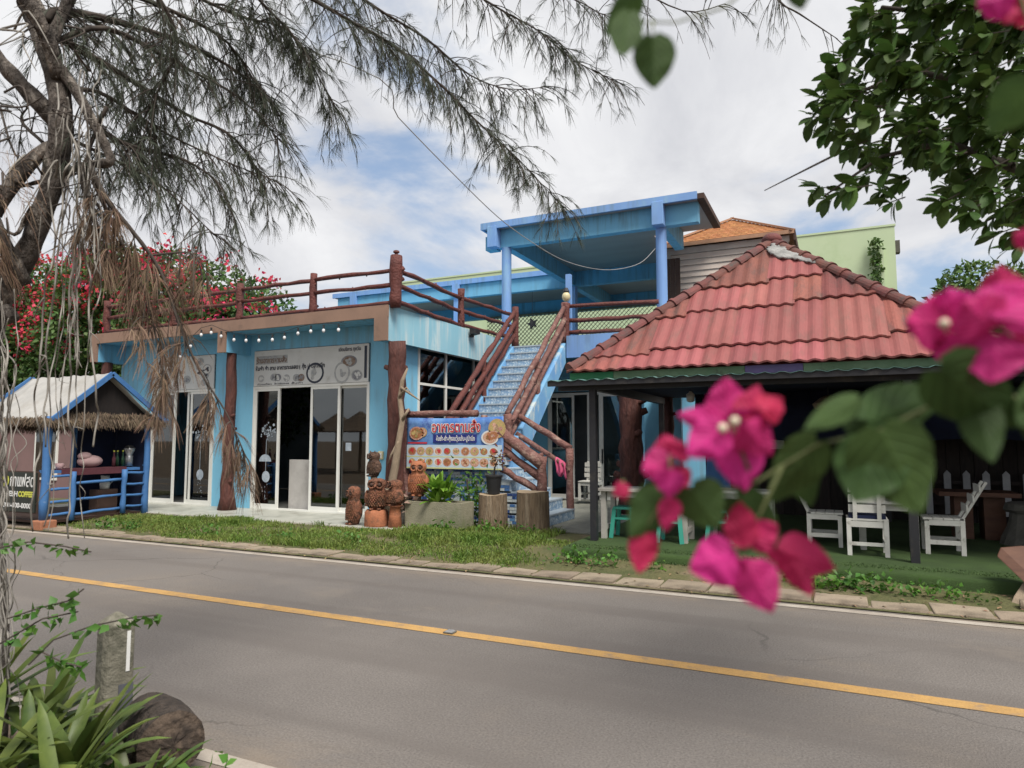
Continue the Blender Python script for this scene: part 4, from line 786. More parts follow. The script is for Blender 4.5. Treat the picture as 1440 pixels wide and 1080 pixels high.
def chair(x,y,rz,label,tilt=.12,cush=False):
    t=thing('white_chair',label,'chair',(x,y,FZ),'white wooden chairs around the small white table',rz); b=None; w_=.2; d_=.2
    # local frame: faces +Y, backrest at -Y
    def P(n,m,*bx):
        q=MB(); [q.box(*k) for k in bx]; return q.build(n,m,t,local=True)
    for sx in (-1,1):
        P('leg','chair_white',(sx*.2-.025,sx*.2+.025,.16,.21,0,.40)); P('leg','chair_white',(sx*.2-.025,sx*.2+.025,-.21,-.16,0,.44))
        P('side_rail','chair_white',(sx*.2-.022,sx*.2+.022,-.16,.16,.35,.415)); P('stretcher','chair_white',(sx*.2-.022,sx*.2+.022,-.16,.16,.12,.17))
        MB().bar((sx*.13,-.18,.4),(sx*.13,-.18-tilt*2.6*.48,.4+.48),.045,.03,(0,1,0)).build('back_post','chair_white',t,local=True)
    P('front_rail','chair_white',(-.175,.175,.17,.2,.34,.41)); P('back_rail','chair_white',(-.175,.175,-.2,-.165,.34,.41)); P('stretcher','chair_white',(-.175,.175,-.2,-.175,.12,.16))
    for k in range(4): P('seat_slat','chair_white',(-.225,.225,-.2+k*.108,-.2+k*.108+.1,.418,.438))
    for k in range(3):
        z=.56+k*.12; yq=-.18-tilt*2.6*(z-.4); o=MB().bar((-.2,yq+.03,z),(.2,yq+.03,z),.018,.095,(0,0,1)).build('back_slat','chair_white',t,local=True)
    if cush: P('cushion','navy_cloth',(-.2,.2,-.17,.19,.44,.48))
    return t
chair(.32,9.5,0,'white slat chair with its back to the road',.03,True); chair(-.16,10.1,R(-90),'white slat chair at the table end towards the stools',.17); chair(1.17,10.02,R(90),'white slat chair with steeply tilted back at the far table end',.22)
chair(-5.1,15.0,R(180),'white slat chair standing in front of the rear glass doors',.05)
t=thing('rustic_table','dark brown wooden plank table beside the white chairs','table',(1.75,11.6,FZ)); part('top','table_brown',t,(1.3,2.25,11.3,12.0,.8,.86)); part('pedestal','table_brown',t,(1.5,1.72,11.5,11.9,FZ,.8)); part('pedestal','table_brown',t,(1.85,2.1,11.5,11.9,FZ,.8))
t=thing('stump_stool','grey flared stone stool beside the brown plank table','stool',(2.4,11.2,FZ)); MB().lathe((2.25,11.2,FZ),[(.3,0),(.26,.1),(.18,.3),(.16,.42)],14,.06).build('foot','stone_grey',t); MB().lathe((2.25,11.2,FZ+.42),[(.2,0),(.23,.04),(.22,.12),(.15,.14)],14,.05).build('seat','stone_grey',t)
def wallitem(n,label,cat,u,v,y,w_,h_,m,m2):
    c=onY(u,v,y); t=thing(n,label,cat,(c.x,y,c.z)); part('face',m,t,(c.x-w_/2+.02,c.x+w_/2-.02,y-.02,y-.005,c.z-h_/2+.02,c.z+h_/2-.02)); part('frame',m2,t,(c.x-w_/2,c.x+w_/2,y-.004,y+.012,c.z-h_/2,c.z+h_/2))
wallitem('notice_board','pale notice board hung on the pavilion back wall','notice board',1092,612,13.6,.3,.55,'sign_white','dark_wood')
MB_=MB(); c=onY(1165,568,11.9)
t=thing('wicker_lamp','round dark wicker lampshade hanging below the pavilion roof','lamp',(c.x,11.9,c.z)); MB().lathe((c.x,11.9,c.z-.1),[(.08,-.02),(.2,.02),(.24,.1),(.12,.2),(.03,.24)],16).build('shade','driftwood',t); MB().tube([(c.x,11.9,c.z+.1),(c.x,11.9,2.42)],.008,5).build('cord','black_steel',t)
t=thing('blue_chair','bright blue cloth-covered chair in the dark pavilion','chair',(-1.3,11.6,FZ)); c=onY(1005,650,11.6); MB().box(c.x-.22,c.x+.22,11.4,11.85,.6,.68).build('seat','kiosk_blue',t,bev=.02); MB().prism([(c.x-.22,11.85,.68),(c.x+.22,11.85,.68),(c.x+.18,11.95,1.3),(c.x-.18,11.95,1.3)],(0,.05,0)).build('backrest','kiosk_blue',t,bev=.02)
for sx in (-1,1):
    for yq in (11.44,11.8): part('leg','black_steel',t,(c.x+sx*.19-.02,c.x+sx*.19+.02,yq,yq+.04,FZ,.6))
# wood pieces by the turf edge
t=thing('wood_chunk','rough brown driftwood block at the right end of the turf edge','driftwood',(1.55,8.0,.05)); MB().prism([(1.40,8.25,.44),(1.62,8.35,.46),(1.98,7.98,.12),(1.9,7.8,.02),(1.72,7.86,.06)],(.05,.06,.09)).build('plank','table_brown',t,bev=.02); MB().prism([(1.44,7.98,.02),(1.6,7.86,.02),(1.78,8.02,.2),(1.6,8.12,.22)],(.04,.05,.07)).build('plank','driftwood',t,bev=.015); MB().log((1.5,7.84,.06),(1.95,7.78,.12),.06,seg=8,wob=.02,n=9).build('branch','driftwood',t,smooth=True)
# ---------------------------------------------------------------- owls, stumps, planter
def owl(label,x,y,z,h,rz,mat,ear=True,big=1.0,base=None):
    t=thing('owl_statue',label,'statue',(x,y,z),'terracotta owl statues on the shop terrace',rz); r=h*.27*big; H=h
    def put(b,n,m,s=True,par=None): return b.build(n,m,par or t,smooth=s,local=True)
    b=MB(); b.lathe((0,0,0),[(r*.62,0),(r*.8,H*.08),(r*1.0,H*.28),(r*.98,H*.45),(r*.82,H*.6),(r*.72,H*.66),(r*.86,H*.74),(r*.9,H*.82),(r*.78,H*.92),(r*.4,H*.97)],20,.03,1,.92); body=put(b,'body',mat)
    for sx in (-1,1):
        w=MB(); w.sph((sx*r*.93,r*.08,H*.36),r*.22,r*.62,H*.25,10,8); put(w,'wing',mat)
        e=MB(); n=16; e.tube([(sx*r*.36+r*.33*math.cos(2*math.pi*i/n),-r*.80+abs(math.cos(2*math.pi*i/n)*.1*r),H*.79+r*.33*math.sin(2*math.pi*i/n)) for i in range(n+1)],r*.085,6,False); ey=put(e,'eye_ring',mat)
        q=MB(); q.sph((sx*r*.36,-r*.76,H*.79),r*.17,r*.12,r*.17,10,7); put(q,'eye','dark_wood',True,ey)
        if ear:
            q=MB(); q.tube([(sx*r*.5,-r*.2,H*.88),(sx*r*.72,-r*.3,H*1.02)],[r*.26,r*.04],7); put(q,'ear_tuft',mat)
        q=MB(); q.sph((sx*r*.35,-r*.7,H*.03),r*.24,r*.3,H*.035,8,5); put(q,'foot',mat)
    q=MB(); q.tube([(0,-r*.82,H*.78),(0,-r*1.08,H*.70)],[r*.15,r*.02],7); put(q,'beak',mat)
    fe=MB()                                        # raised chest feathers
    for row in range(8):
        for k in range(-5,6):
            a=-math.pi/2+(k+.5*(row%2))*.24; zq=H*(.16+row*.058); rr=r*(1.0 if row<5 else .93-.05*(row-5)); c=Vector((math.cos(a)*rr,math.sin(a)*rr*.92,zq)); fe.tube([c,c+Vector((math.cos(a)*r*.09,math.sin(a)*r*.09,-H*.045))],[r*.125,r*.03],5)
    tag(put(fe,'feathers',mat,False),kind='stuff')
    if base=='drum': q=MB(); q.lathe((0,0,-.28),[(.2,0),(.205,.02),(.2,.24),(.17,.28)],18); put(q,'drum_base','terracotta_bright'); q=MB(); q.lathe((-.02,-.199,-.15),[(.0,0),(.018,.01)],8); 
    if base=='cone': q=MB(); q.lathe((0,0,-.36),[(.12,0),(.1,.2),(.085,.34),(.14,.36)],16); put(q,'cone_base','terracotta_bright')
    if base=='post': q=MB(); q.log((0,0,TZ-z),(0,0,.01),.07,seg=6,n=8); put(q,'perch_post','driftwood')
    return t
owl('tall mottled terracotta owl standing low, nearest the sliding door',-7.58,9.62,TZ,.68,R(-20),'terracotta',False,.75,None)
owl('big round-eyed terracotta owl on an orange drum base',-7.1,9.62,TZ+.28,.54,R(25),'terracotta',False,1.25,'drum')
owl('dark brown owl on a wooden perch above the round-eyed owl',-7.45,10.0,.93,.45,R(-25),'owl_brown',True,1.05,'post')
owl('hunched terracotta owl on a tall orange cone base',-6.74,9.65,TZ+.36,.44,R(-35),'terracotta',False,1.25,'cone')
owl('orange terracotta owl with pale eyes perched beside the green plant',-6.50,9.98,.62,.62,R(20),'terracotta_bright',True,.95,'post')
t=thing('driftwood_branch','bare pale driftwood branch leaning on the log corner post','driftwood',(-7.1,10.1,TZ))
b=MB(); dp=[onY(u,v,10.15) for u,v in ((546,722),(549,690),(556,655),(561,620),(566,590),(562,560),(566,535),(573,518))]; dp[0].z=TZ; b.tube(dp,[.09,.075,.07,.06,.05,.045,.035,.015],9,jit=.12); b.build('limb','driftwood',t,smooth=True)
for L_ in ([(562,558),(572,545),(577,552)],[(564,545),(580,556),(590,563)],[(561,620),(550,640),(545,655)],[(566,590),(575,575)]):
    MB().tube([onY(u,v,10.12) for u,v in L_],[.03,.02,.008][:len(L_)],6).build('twig','driftwood',t,smooth=True)
def stump(label,x,y,r,h):
    t=thing('tree_stump',label,'stump',(x,y,TZ),'pale tree stumps beside the lower steps'); n=26; b=MB(); vs=[]
    off=[1+.05*math.sin(3*a*2*math.pi/n+x)+rnd.uniform(-.035,.035) for a in range(n)]
    for k in range(7):
        u=k/6
        for j in range(n): th=2*math.pi*j/n; rr=r*off[j]*(1.05-.06*u+rnd.uniform(-.008,.008)); vs.append((x+rr*math.cos(th),y+rr*math.sin(th),TZ-.03+(h+.03)*u+(.012*math.sin(th*2+x) if k==6 else 0)))
    b.add(vs,[(k*n+j,k*n+(j+1)%n,(k+1)*n+(j+1)%n,(k+1)*n+j) for k in range(6) for j in range(n)]); b.build('trunk','stump_bark',t,smooth=True)
    MB().face(vs[-n:]).build('cut_top','stump_top',t); return t
stump('pale tree stump carrying the black flower pot',-5.2,10.25,.235,.56); stump('pale tree stump at the foot of the lower steps, nothing on it',-4.45,10.2,.26,.63)
t=thing('flower_pot','black plastic pot with a small red-leaved plant on a stump','flower pot',(-5.2,10.25,TZ+.56)); MB().lathe((-5.18,10.25,TZ+.565),[(.1,0),(.135,.27),(.148,.28),(.148,.31),(.12,.31)],18).build('pot','black_pot',t)
MB().tube([(-5.18,10.25,.98),(-5.15,10.22,1.12),(-5.08,10.2,1.25)],[.02,.015,.008],6).build('stem','twig',t)
k=60; P_=np.array([[-5.08,10.2,1.27]])+nr.normal(size=(k,3))*[.07,.06,.06]; V,F=leaves_np(P_,nr.normal(size=(k,3)),nr.normal(size=(k,3)),nr.uniform(.06,.1,k),nr.uniform(.03,.05,k)); npmesh('leaves',V,F,'plant_red',t)
PL=thing('concrete_planter','mossy concrete box planter standing on the grass','planter',(-6,9.98,TZ-.02)); part('box','planter_concrete',PL,(-6.62,-5.52,9.76,9.82,.02,.55),(-6.62,-5.52,10.12,10.18,.02,.55),(-6.62,-6.56,9.82,10.12,.02,.55),(-5.58,-5.52,9.82,10.12,.02,.55)); part('soil','soil',PL,(-6.56,-5.58,9.82,10.12,.1,.5))
def frond_plant(name,label,c,h,n,spread,mat,ln=(.28,.5),wd=(.05,.09),kids=60,cat='plant'):
    t=thing(name,label,cat,c); c=Vector(c)
    for k in range(5):
        a=rnd.uniform(0,6.28); MB().tube([c,c+Vector((math.cos(a)*spread*.3,math.sin(a)*spread*.2,h*.5))],[.015,.008],5).build('stem','weed',t)
    for k in range(kids):
        a=rnd.uniform(0,6.28); e=rnd.uniform(.15,1.4); u=rnd.uniform(0,.75); p=c+Vector((math.cos(a)*spread*rnd.uniform(0,.6),math.sin(a)*spread*.5*rnd.uniform(0,.6),h*u))
        strap(p,a,e,rnd.uniform(*ln),rnd.uniform(*wd),mat,t,'leaf')
    return t
def strap(p,a,e,L_,W_,mat,parent,nm='leaf',bend=.9,seg=6,taper=.8,fold=.25):
    d=Vector((math.cos(a)*math.cos(e),math.sin(a)*math.cos(e),math.sin(e))); sd=Vector((-math.sin(a),math.cos(a),0)); vs=[]; q=Vector(p)
    for i in range(seg+1):
        u=i/seg; wq=W_*.5*min(1,(.45+u*2.2))*(1-u**3*taper) if i<seg else .001; nn=sd.cross(d); vs+= [q-sd*wq+nn*wq*fold*-1,q,q+sd*wq-nn*wq*fold]
        d=(d+Vector((0,0,-bend/seg*math.cos(e)*(.3+u)))).normalized(); q=q+d*L_/seg
    fs=[]
    for i in range(seg):
        k=i*3; fs+=[(k,k+1,k+4,k+3),(k+1,k+2,k+5,k+4)]
    return MB().add(vs,fs).build(nm,mat,parent,smooth=True)
frond_plant('planter_shrub','bright green leafy plant filling the concrete planter',(-6.1,9.97,.5),.42,0,.42,'plant_bright',(.2,.36),(.06,.1),95)
t=thing('leafy_weed','thin leafy bush between the planter and the pot stump','plant',(-5.5,10.3,.1)); k=320
P_=np.array([[-5.62,10.35,.55]])+nr.normal(size=(k,3))*[.14,.1,.26]; P_[:,2]=np.maximum(P_[:,2],.12); V,F=leaves_np(P_,nr.normal(size=(k,3)),nr.normal(size=(k,3)),nr.uniform(.06,.12,k),nr.uniform(.03,.06,k)); npmesh('leaves',V,F,'weed',t)
for j in range(4): MB().tube([(-5.6+rnd.uniform(-.03,.03),10.33,.05),(-5.6+rnd.uniform(-.15,.15),10.33+rnd.uniform(-.1,.1),.9)],.008,5).build('stem','twig',t)
t=thing('potted_leaf_plant','pinkish-leaved potted plant between the owls and the planter','plant',(-6.72,9.95,TZ)); MB().lathe((-6.74,9.9,TZ),[(.12,0),(.16,.25),(.15,.26)],14).build('pot','stone_grey',t); k=70
P_=np.array([[-6.74,9.88,.52]])+nr.normal(size=(k,3))*[.12,.09,.08]; V,F=leaves_np(P_,nr.normal(size=(k,3)),nr.normal(size=(k,3))+[0,0,1],nr.uniform(.1,.17,k),nr.uniform(.07,.11,k)); M('pink_leaf',(.3,.17,.15),(.12,.13,.08),scale=8,rough=.6,isl=.3); npmesh('leaves',V,F,'pink_leaf',t)
# ---------------------------------------------------------------- thatched kiosk
KX=-12.66; KL=-15.1
K=thing('thatched_kiosk','blue timber coffee kiosk with grey sheeted roof and thatch skirt','kiosk',(-13.9,8.4,.1))
RA=(8.52,2.84); E1=(7.42,1.92); E2=(9.62,1.95)
def rsheet(e,nm,m):
    b=MB(); vs=[]; nx,ny=24,8
    for i in range(nx+1):
        for j in range(ny+1):
            u=j/ny; x=KX+.1+(KL-KX-.1)*i/nx; vs.append((x,RA[0]+(e[0]-RA[0])*u,RA[1]+(e[1]-RA[1])*u-.05*math.sin(math.pi*u)+.012*math.sin(i*1.9)+.01*math.sin(i*.7+j)))
    b.add(vs,[(i*(ny+1)+j,i*(ny+1)+j+1,(i+1)*(ny+1)+j+1,(i+1)*(ny+1)+j) for i in range(nx) for j in range(ny)]); o=b.build(nm,m,K,smooth=True); o.modifiers.new('solid','SOLIDIFY').thickness=.012
rsheet(E1,'roof_sheet','tarp_grey'); rsheet(E2,'roof_sheet','tarp_grey')
for x in (KX+.12,KL-.02):
    for e in (E1,E2): MB().bar((x,RA[0],RA[1]+.01),(x,e[0]+(.12 if e is E2 else -.0),e[1]),.04,.09).build('barge_board','kiosk_blue',K)
# thatch skirt and gable
th=[]
def thatch(p0,p1,drop,out,n):
    p0=np.array(p0);p1=np.array(p1); P=p0+(p1-p0)*nr.random((n,1))+nr.normal(size=(n,3))*.025; D=np.tile(np.array([[out[0],out[1],-1.]]),(n,1))+nr.normal(size=(n,3))*.22; return needles_np(P,D,nr.uniform(.5,1,n)*drop,.006,.1)
for a,b_,dr,ou in (((KX+.12,7.3,1.93),(KX+.12,9.7,1.95),.16,(.45,0)),((KX+.1,7.38,1.95),(KL,7.38,1.95),.13,(0,-.5)),((KX+.02,7.6,2.05),(KX+.02,9.5,2.05),.12,(.3,0)),((KL,7.3,1.93),(KL,9.7,1.95),.26,(-.5,0))): th.append(thatch(a,b_,dr,ou,1500))
V=np.concatenate([t_[0] for t_ in th]); o_=0; FF=[]
for v_,f_ in th: FF.append(f_+o_); o_+=len(v_)
o=npmesh('thatch_skirt',V,np.concatenate(FF),'thatch',K); tag(o,kind='stuff')
MB().prism([(KX-.06,7.5,1.98),(KX-.06,9.5,1.98),(KX-.06,RA[0],RA[1]-.06)],(.02,0,0)).build('gable','black_board',K)
for x,y,z0 in ((KX,7.45,.16),(KX,9.4,.05),(KX-1.2,9.4,.05),(KL+.1,7.45,.05),(KL+.1,9.4,.05)):
    MB().log((x,y,z0),(x,y,2.0),.065,seg=6,wob=.01,n=8,knots=1).build('post','kiosk_blue',K,smooth=True)
bb=tag(MB().box(KX-.14,KX+.16,7.32,7.60,-.02,.17).build('brick_base','brick_orange',bev=.02),'orange brick block under the front post of the kiosk','brick block')
def ladder(y0,y1,z0,z1):
    for y in (y1,): MB().log((KX+.02,y,z0),(KX+.0,y+.02,z1),.05,seg=5,wob=.008,n=8,knots=0).build('gate_post','kiosk_blue',K,smooth=True)
    for k in range(4): z=z0+.12+k*(z1-z0-.2)/3; MB().log((KX,y0,z),(KX,y1,z+.01),.026,seg=4,wob=.006,n=7,knots=0).build('gate_bar','kiosk_blue',K,smooth=True)
ladder(7.5,7.93,.12,1.0); ladder(9.35,8.92,.15,1.0)
for z in (.22,.48,.78): MB().log((KX-.02,7.95,z),(KX-.02,8.92,z+.03),.028,seg=5,wob=.008,n=7,knots=0).build('front_bar','kiosk_blue',K,smooth=True)
part('counter','kiosk_blue',K,(KX-.45,KX-.05,7.6,9.3,.98,1.03)); part('counter_cloth','cloth_maroon',K,(KX-.46,KX-.03,7.75,9.0,1.031,1.05),(KX-.045,KX-.03,7.75,9.0,.93,1.03)); part('floor','dark_wood',K,(KL,KX-.05,7.5,9.4,.1,.14)); part('interior_shade_panel','navy_cloth',K,(-14.0,KX-.12,9.42,9.44,.14,1.95),(KX-1.0,KX-.98,8.6,9.4,.14,1.95))  # dark rear panels are added to make the kiosk interior look dim
def small(n,label,cat,prof,x,y,z,m,n_=12,g=None):
    t=thing(n,label,cat,(x,y,z),g); MB().lathe((x,y,z),prof,n_).build('body',m,t,smooth=True); return t
C0=KX-.25
for i,(y,m) in enumerate(((8.95,'bottle_green'),(9.05,'bottle_green'),(8.85,'cloth_maroon'))):
    t=small('bottle','dark bottle standing on the kiosk counter','bottle',[(.035,0),(.035,.16),(.014,.22),(.014,.29)],C0+.02*i,y,1.051,m,10,'bottles on the kiosk counter'); MB().lathe((C0+.02*i,y,1.341),[(.017,0),(.017,.03)],8).build('cap','letter_yellow',t)
t=small('grinder','pale coffee grinder on the kiosk counter','coffee grinder',[(.07,0),(.07,.2),(.05,.22),(.1,.32),(.1,.36)],C0,9.2,1.051,'machine_steel',14); MB().lathe((C0,9.2,1.412),[(.1,0),(.06,.05),(.02,.06)],14).build('lid','black_pot',t)
t=thing('cloth_bundle','pale pink cloth bundle lying on the kiosk counter','bundle',(C0,8.35,1.051)); MB().sph((C0,8.4,1.17),.14,.24,.12).build('bundle','bag_pink',t,smooth=True); MB().sph((C0+.02,8.28,1.27),.09,.13,.08).build('fold','bag_pink',t,smooth=True)
t=small('cup','small pink cup on the kiosk counter by the front post','cup',[(.05,0),(.075,.12),(.07,.12)],C0+.05,7.8,1.032,'bag_pink'); MB().tube([(C0+.05,7.88,1.06),(C0+.05,7.92,1.09),(C0+.05,7.88,1.13)],.008,6).build('handle','bag_pink',t)
t=small('jug','white jug standing behind the kiosk bars','jug',[(.08,0),(.09,.1),(.07,.22),(.075,.26)],KX-.3,8.75,.62,'chair_white'); MB().tube([(KX-.3,8.84,.7),(KX-.3,8.9,.76),(KX-.3,8.84,.83)],.012,6).build('handle','chair_white',t); part('stand','dark_wood',t,(KX-.45,KX-.2,8.55,8.95,.14,.615))
# coffee sign
SG=thing('coffee_sign','black coffee sign with white Thai and yellow lettering at the kiosk','sign',(-13.4,7.38,.3)); part('panel','sign_black',SG,(-14.3,-12.78,7.36,7.39,.3,1.0)); part('frame','dark_wood',SG,(-14.32,-12.76,7.391,7.41,.28,1.02))
ys=7.356; text('กาแฟสด',.3,'letter_white',(-13.55,ys,.75),SG,fitw=.72,offset=.004); text('FRESH',.13,'letter_white',(-13.72,ys,.57),SG,fitw=.42,offset=.004); text('COFFEE',.13,'letter_yellow',(-13.27,ys,.57),SG,fitw=.43,offset=.006); text('080-000-0000',.12,'letter_white',(-13.72,ys,.37),SG,fitw=.85,offset=.004)
MB().lathe((0,0,0),[(.01,0),(.11,.0),(.11,.004),(.01,.004)],16).build('cup_emblem','letter_yellow',SG,local=True)
o=bpy.data.objects[[x.name for x in SG.children if x.name.startswith('cup_emblem')][0]]; o.location=Vector((-13.68,ys,.84))-Vector(SG.location); o.rotation_euler=(R(90),0,0)
# pink house behind the kiosk
PH=thing('pink_house','dusty pink house with white-framed windows behind the kiosk','building',(-18,11.2,0)); part('wall','pink_wall',PH,(-24,-16.2,11.3,14,0,2.7)); part('roof','dark_wood',PH,(-24.3,-16.0,11.0,14.3,2.7,2.8))
for x in (-17.6,-19.2,-22):
    o=part('window','white_frame',PH,(x-.5,x+.5,11.26,11.299,.5,2.2)); part('pane','window_glass',o,(x-.42,x-.03,11.25,11.259,.58,2.12),(x+.03,x+.42,11.25,11.259,.58,2.12)); part('dark_backing','dark_gap',o,(x-.43,x+.43,11.2595,11.2598,.57,2.13))
# thatched parasols across the road (seen only in the shop glass)
for x,y in ((-20.5,-4.5),(-23.5,-6.5),(-16.5,-7)):
    t=thing('beach_parasol','thatched beach parasol on a pole across the road','parasol',(x,y,0),'thatched beach parasols'); MB().log((x,y,0),(x,y,2.6),.07,seg=5,n=8).build('pole','driftwood',t); MB().lathe((x,y,1.95),[(1.7,0),(1.1,.3),(.5,.65),(.08,.95)],18,.03).build('canopy','thatch',t)
# ---------------------------------------------------------------- grass and weeds on the verge
def blades(n,xr,yr_,hz,mat,name,dens=None,w_=.006,zf=vz,label=None):
    P=[]
    while len(P)<n:
        x=rnd.uniform(*xr); y=rnd.uniform(*yr_)
        if dens and rnd.random()>dens(x,y): continue
        P.append((x,y,zf(x,y)-.005))
    P=np.array(P); k=len(P); D=np.column_stack([nr.normal(0,.35,k),nr.normal(0,.35,k),np.ones(k)]); V,F=needles_np(P,D,nr.uniform(*hz,k),w_,.35)
    o=npmesh(name,V,F,mat); return tag(o,label,'grass',kind='stuff')
def dg(x,y):
    a=noise.noise(Vector((x*.8,y*1.1,2)))*.5+.5; e=min(1,max(0,(y-7.62-.25*noise.noise(Vector((x*1.7,3,1))))*5))
    if x>-3.9: e*=max(0,1-(x+3.9)*1.3)
    if x<-11.6: e*=max(.1,1+(x+11.6)*.8)
    return e*max(0,a*2.6-.7)*(1 if y<9.1 or x>-6.4 else max(.15,1-(y-9.1)*3))
blades(26000,(-13,-3.2),(7.6,9.38),(.03,.10),'grass','grass',dg,.005,label='bright green grass on the verge between kerb and terrace')
blades(7000,(-12,-3.6),(7.75,9.3),(.1,.2),'grass','grass',lambda x,y:max(0,noise.noise(Vector((x*1.3,y*1.6,7)))*2.4-.5)*(1.6 if -7<x<-4.3 else .7),.005,label='taller grass tufts in the middle of the verge')
blades(5000,(-6.4,-3.9),(8.6,10.3),(.07,.2),'grass','grass',None,.006,label='longer grass in front of planter and stumps')
blades(9000,(-3.2,3),(8.3,8.75),(.02,.05),'turf_blade','turf_fringe',None,.004,zf=lambda x,y:.19 if y>8.5 else .1,label='short green fringe along the front edge of the turf floor')
def weeds(lst):
    for i,(x,y,s,n) in enumerate(lst):
        k=n; c=np.array([[x,y,vz(x,y)+.05*s]]); P=c+nr.normal(size=(k,3))*np.array([[.11,.07,.05]])*s; P[:,2]=np.maximum(P[:,2],vz(x,y)); V,F=leaves_np(P,nr.normal(size=(k,3))+[0,0,.4],nr.normal(size=(k,3))*.5+[0,0,1],nr.uniform(.035,.075,k)*s,nr.uniform(.03,.055,k)*s); yield V,F
wl_=[(-3.0,8.1,1.2,90),(-2.6,8.05,1,60),(-2.0,8.1,.9,50),(-.3,7.98,1.2,80),(.05,7.95,1.3,110),(.35,8.0,1,60),(.62,7.95,.9,50),(.9,7.95,1,60),(1.15,7.9,.8,40),(-1.3,8.1,.8,40),(-11.0,7.95,1.2,70),(-11.6,7.9,1.2,60),(-9.2,8.0,1,50),(-7.6,8.1,1,50),(-6.5,8.2,1,50),(-5.8,9.6,1.4,70),(-5.0,9.7,1.3,70),(-4.4,9.8,1.1,60)]
for j,(V,F) in enumerate(weeds(wl_)):
    x,y,s,n=wl_[j]; where='in front of the turf floor' if x>-3.2 else ('below planter and stumps' if y>9 else 'in the verge grass by the kerb')
    tag(npmesh('weed_clump',V,F,'weed'),'low leafy green weed clump '+where,'weed','weed clumps '+where,'stuff')
k=520; P=np.column_stack([nr.uniform(-11,2.5,k),nr.uniform(7.28,8.3,k),np.full(k,.05)]); P[:,2]=[vz(a,b)+.012 for a,b in P[:,:2]]; V,F=leaves_np(P,nr.normal(size=(k,3))*[1,1,.1],nr.normal(size=(k,3))*.2+[0,0,1],nr.uniform(.03,.07,k),nr.uniform(.015,.035,k)); M('litter',(.28,.19,.1),(.16,.1,.06),scale=9,rough=.9,isl=.5); tag(npmesh('leaf_litter',V,F,'litter'),'dry fallen leaves scattered along the kerb','leaf litter',kind='stuff')
# ---------------------------------------------------------------- flowering bush behind the kiosk
def crown(n,ells,ln,wd,mat,parent,name,shell=.55,up=.2):
    PP=[];NN=[]; tot=sum(e[3]*e[4]*e[5] for e in ells)**1
    for (cx,cy,cz,rx,ry,rz) in ells:
        k=int(n*(rx*ry*rz)/tot)+1; d=nrm(nr.normal(size=(k,3))); r=(shell+(1-shell)*nr.random((k,1))**.5)*(1+.12*np.array([[noise.noise(Vector((float(q[0])*3+cx,float(q[1])*3+cy,float(q[2])*3)))] for q in d]))
        PP.append(np.array([[cx,cy,cz]])+d*r*np.array([[rx,ry,rz]])); NN.append(d)
    P=np.concatenate(PP); N_=np.concatenate(NN); k=len(P); keep=P[:,2]>.05; P=P[keep]; N_=N_[keep]; k=len(P)
    V,F=leaves_np(P,N_*.6+nr.normal(size=(k,3))*.7+[0,0,-.25],N_+nr.normal(size=(k,3))*.6+[0,0,up],nr.uniform(*ln,k),nr.uniform(*wd,k)); return npmesh(name,V,F,mat,parent),P,N_
BG=thing('bougainvillea_bush','huge bougainvillea bush with red flowers behind the kiosk and shop','bush',(-19,14,0))
ells=[]
for i in range(46):
    u=rnd.uniform(-90,345); x=onY(u,500,14).x; top={0:8.2,1:8.4,2:8.2,3:7.6,4:6.6}[min(4,max(0,int((u+10)/75)))]
    rz=rnd.uniform(.9,1.5); ells.append((x+rnd.uniform(-.4,.4),14+rnd.uniform(-.8,1.6),rnd.uniform(1.6,top-rz*.9),rnd.uniform(1.0,1.7),rnd.uniform(.8,1.2),rz))
for u,z in ((30,7.6),(100,7.3),(170,7.3),(230,7.0),(290,6.4),(330,5.5)): p=onY(u,400,14); ells.append((p.x,14.3,z-.6,1.3,1.1,1.1))
ells+=[(onY(u,400,14.6).x+rnd.uniform(-.4,.4),14.8+rnd.uniform(-.3,.6),z,1.3,1.0,1.0) for u in range(-90,320,40) for z in (1.2,2.5,3.8,5.0)]
cr_,P,N_=crown(100000,ells,(.11,.22),(.07,.14),'bougain_leaf',BG,'crown')
for j in range(7):
    x=-24+j*1.5; MB().log((x+.5,14.5,0),(x+rnd.uniform(-1,1),14.5,4.5),.09,seg=6,wob=.1,n=7).build('trunk','bark',BG,smooth=True)
front=P[(N_[:,1]<.35)&(P[:,2]>4.2)]; idx=nr.choice(len(front),620,replace=False); pts=[]; 
for q in front[idx]:
    u_=q[2]; 
    if rnd.random()<.25+.75*max(0,(q[2]-3.6)/3.4): pts.append(q+np.clip(nr.normal(size=(24,3)),-2,2)*.16+[0,-.12,.05])
P=np.concatenate(pts); k=len(P); V,F=leaves_np(P,nr.normal(size=(k,3)),nr.normal(size=(k,3))+[0,-.5,.5],nr.uniform(.09,.17,k),nr.uniform(.07,.13,k)); npmesh('blossom',V,F,'bougain_red',BG)
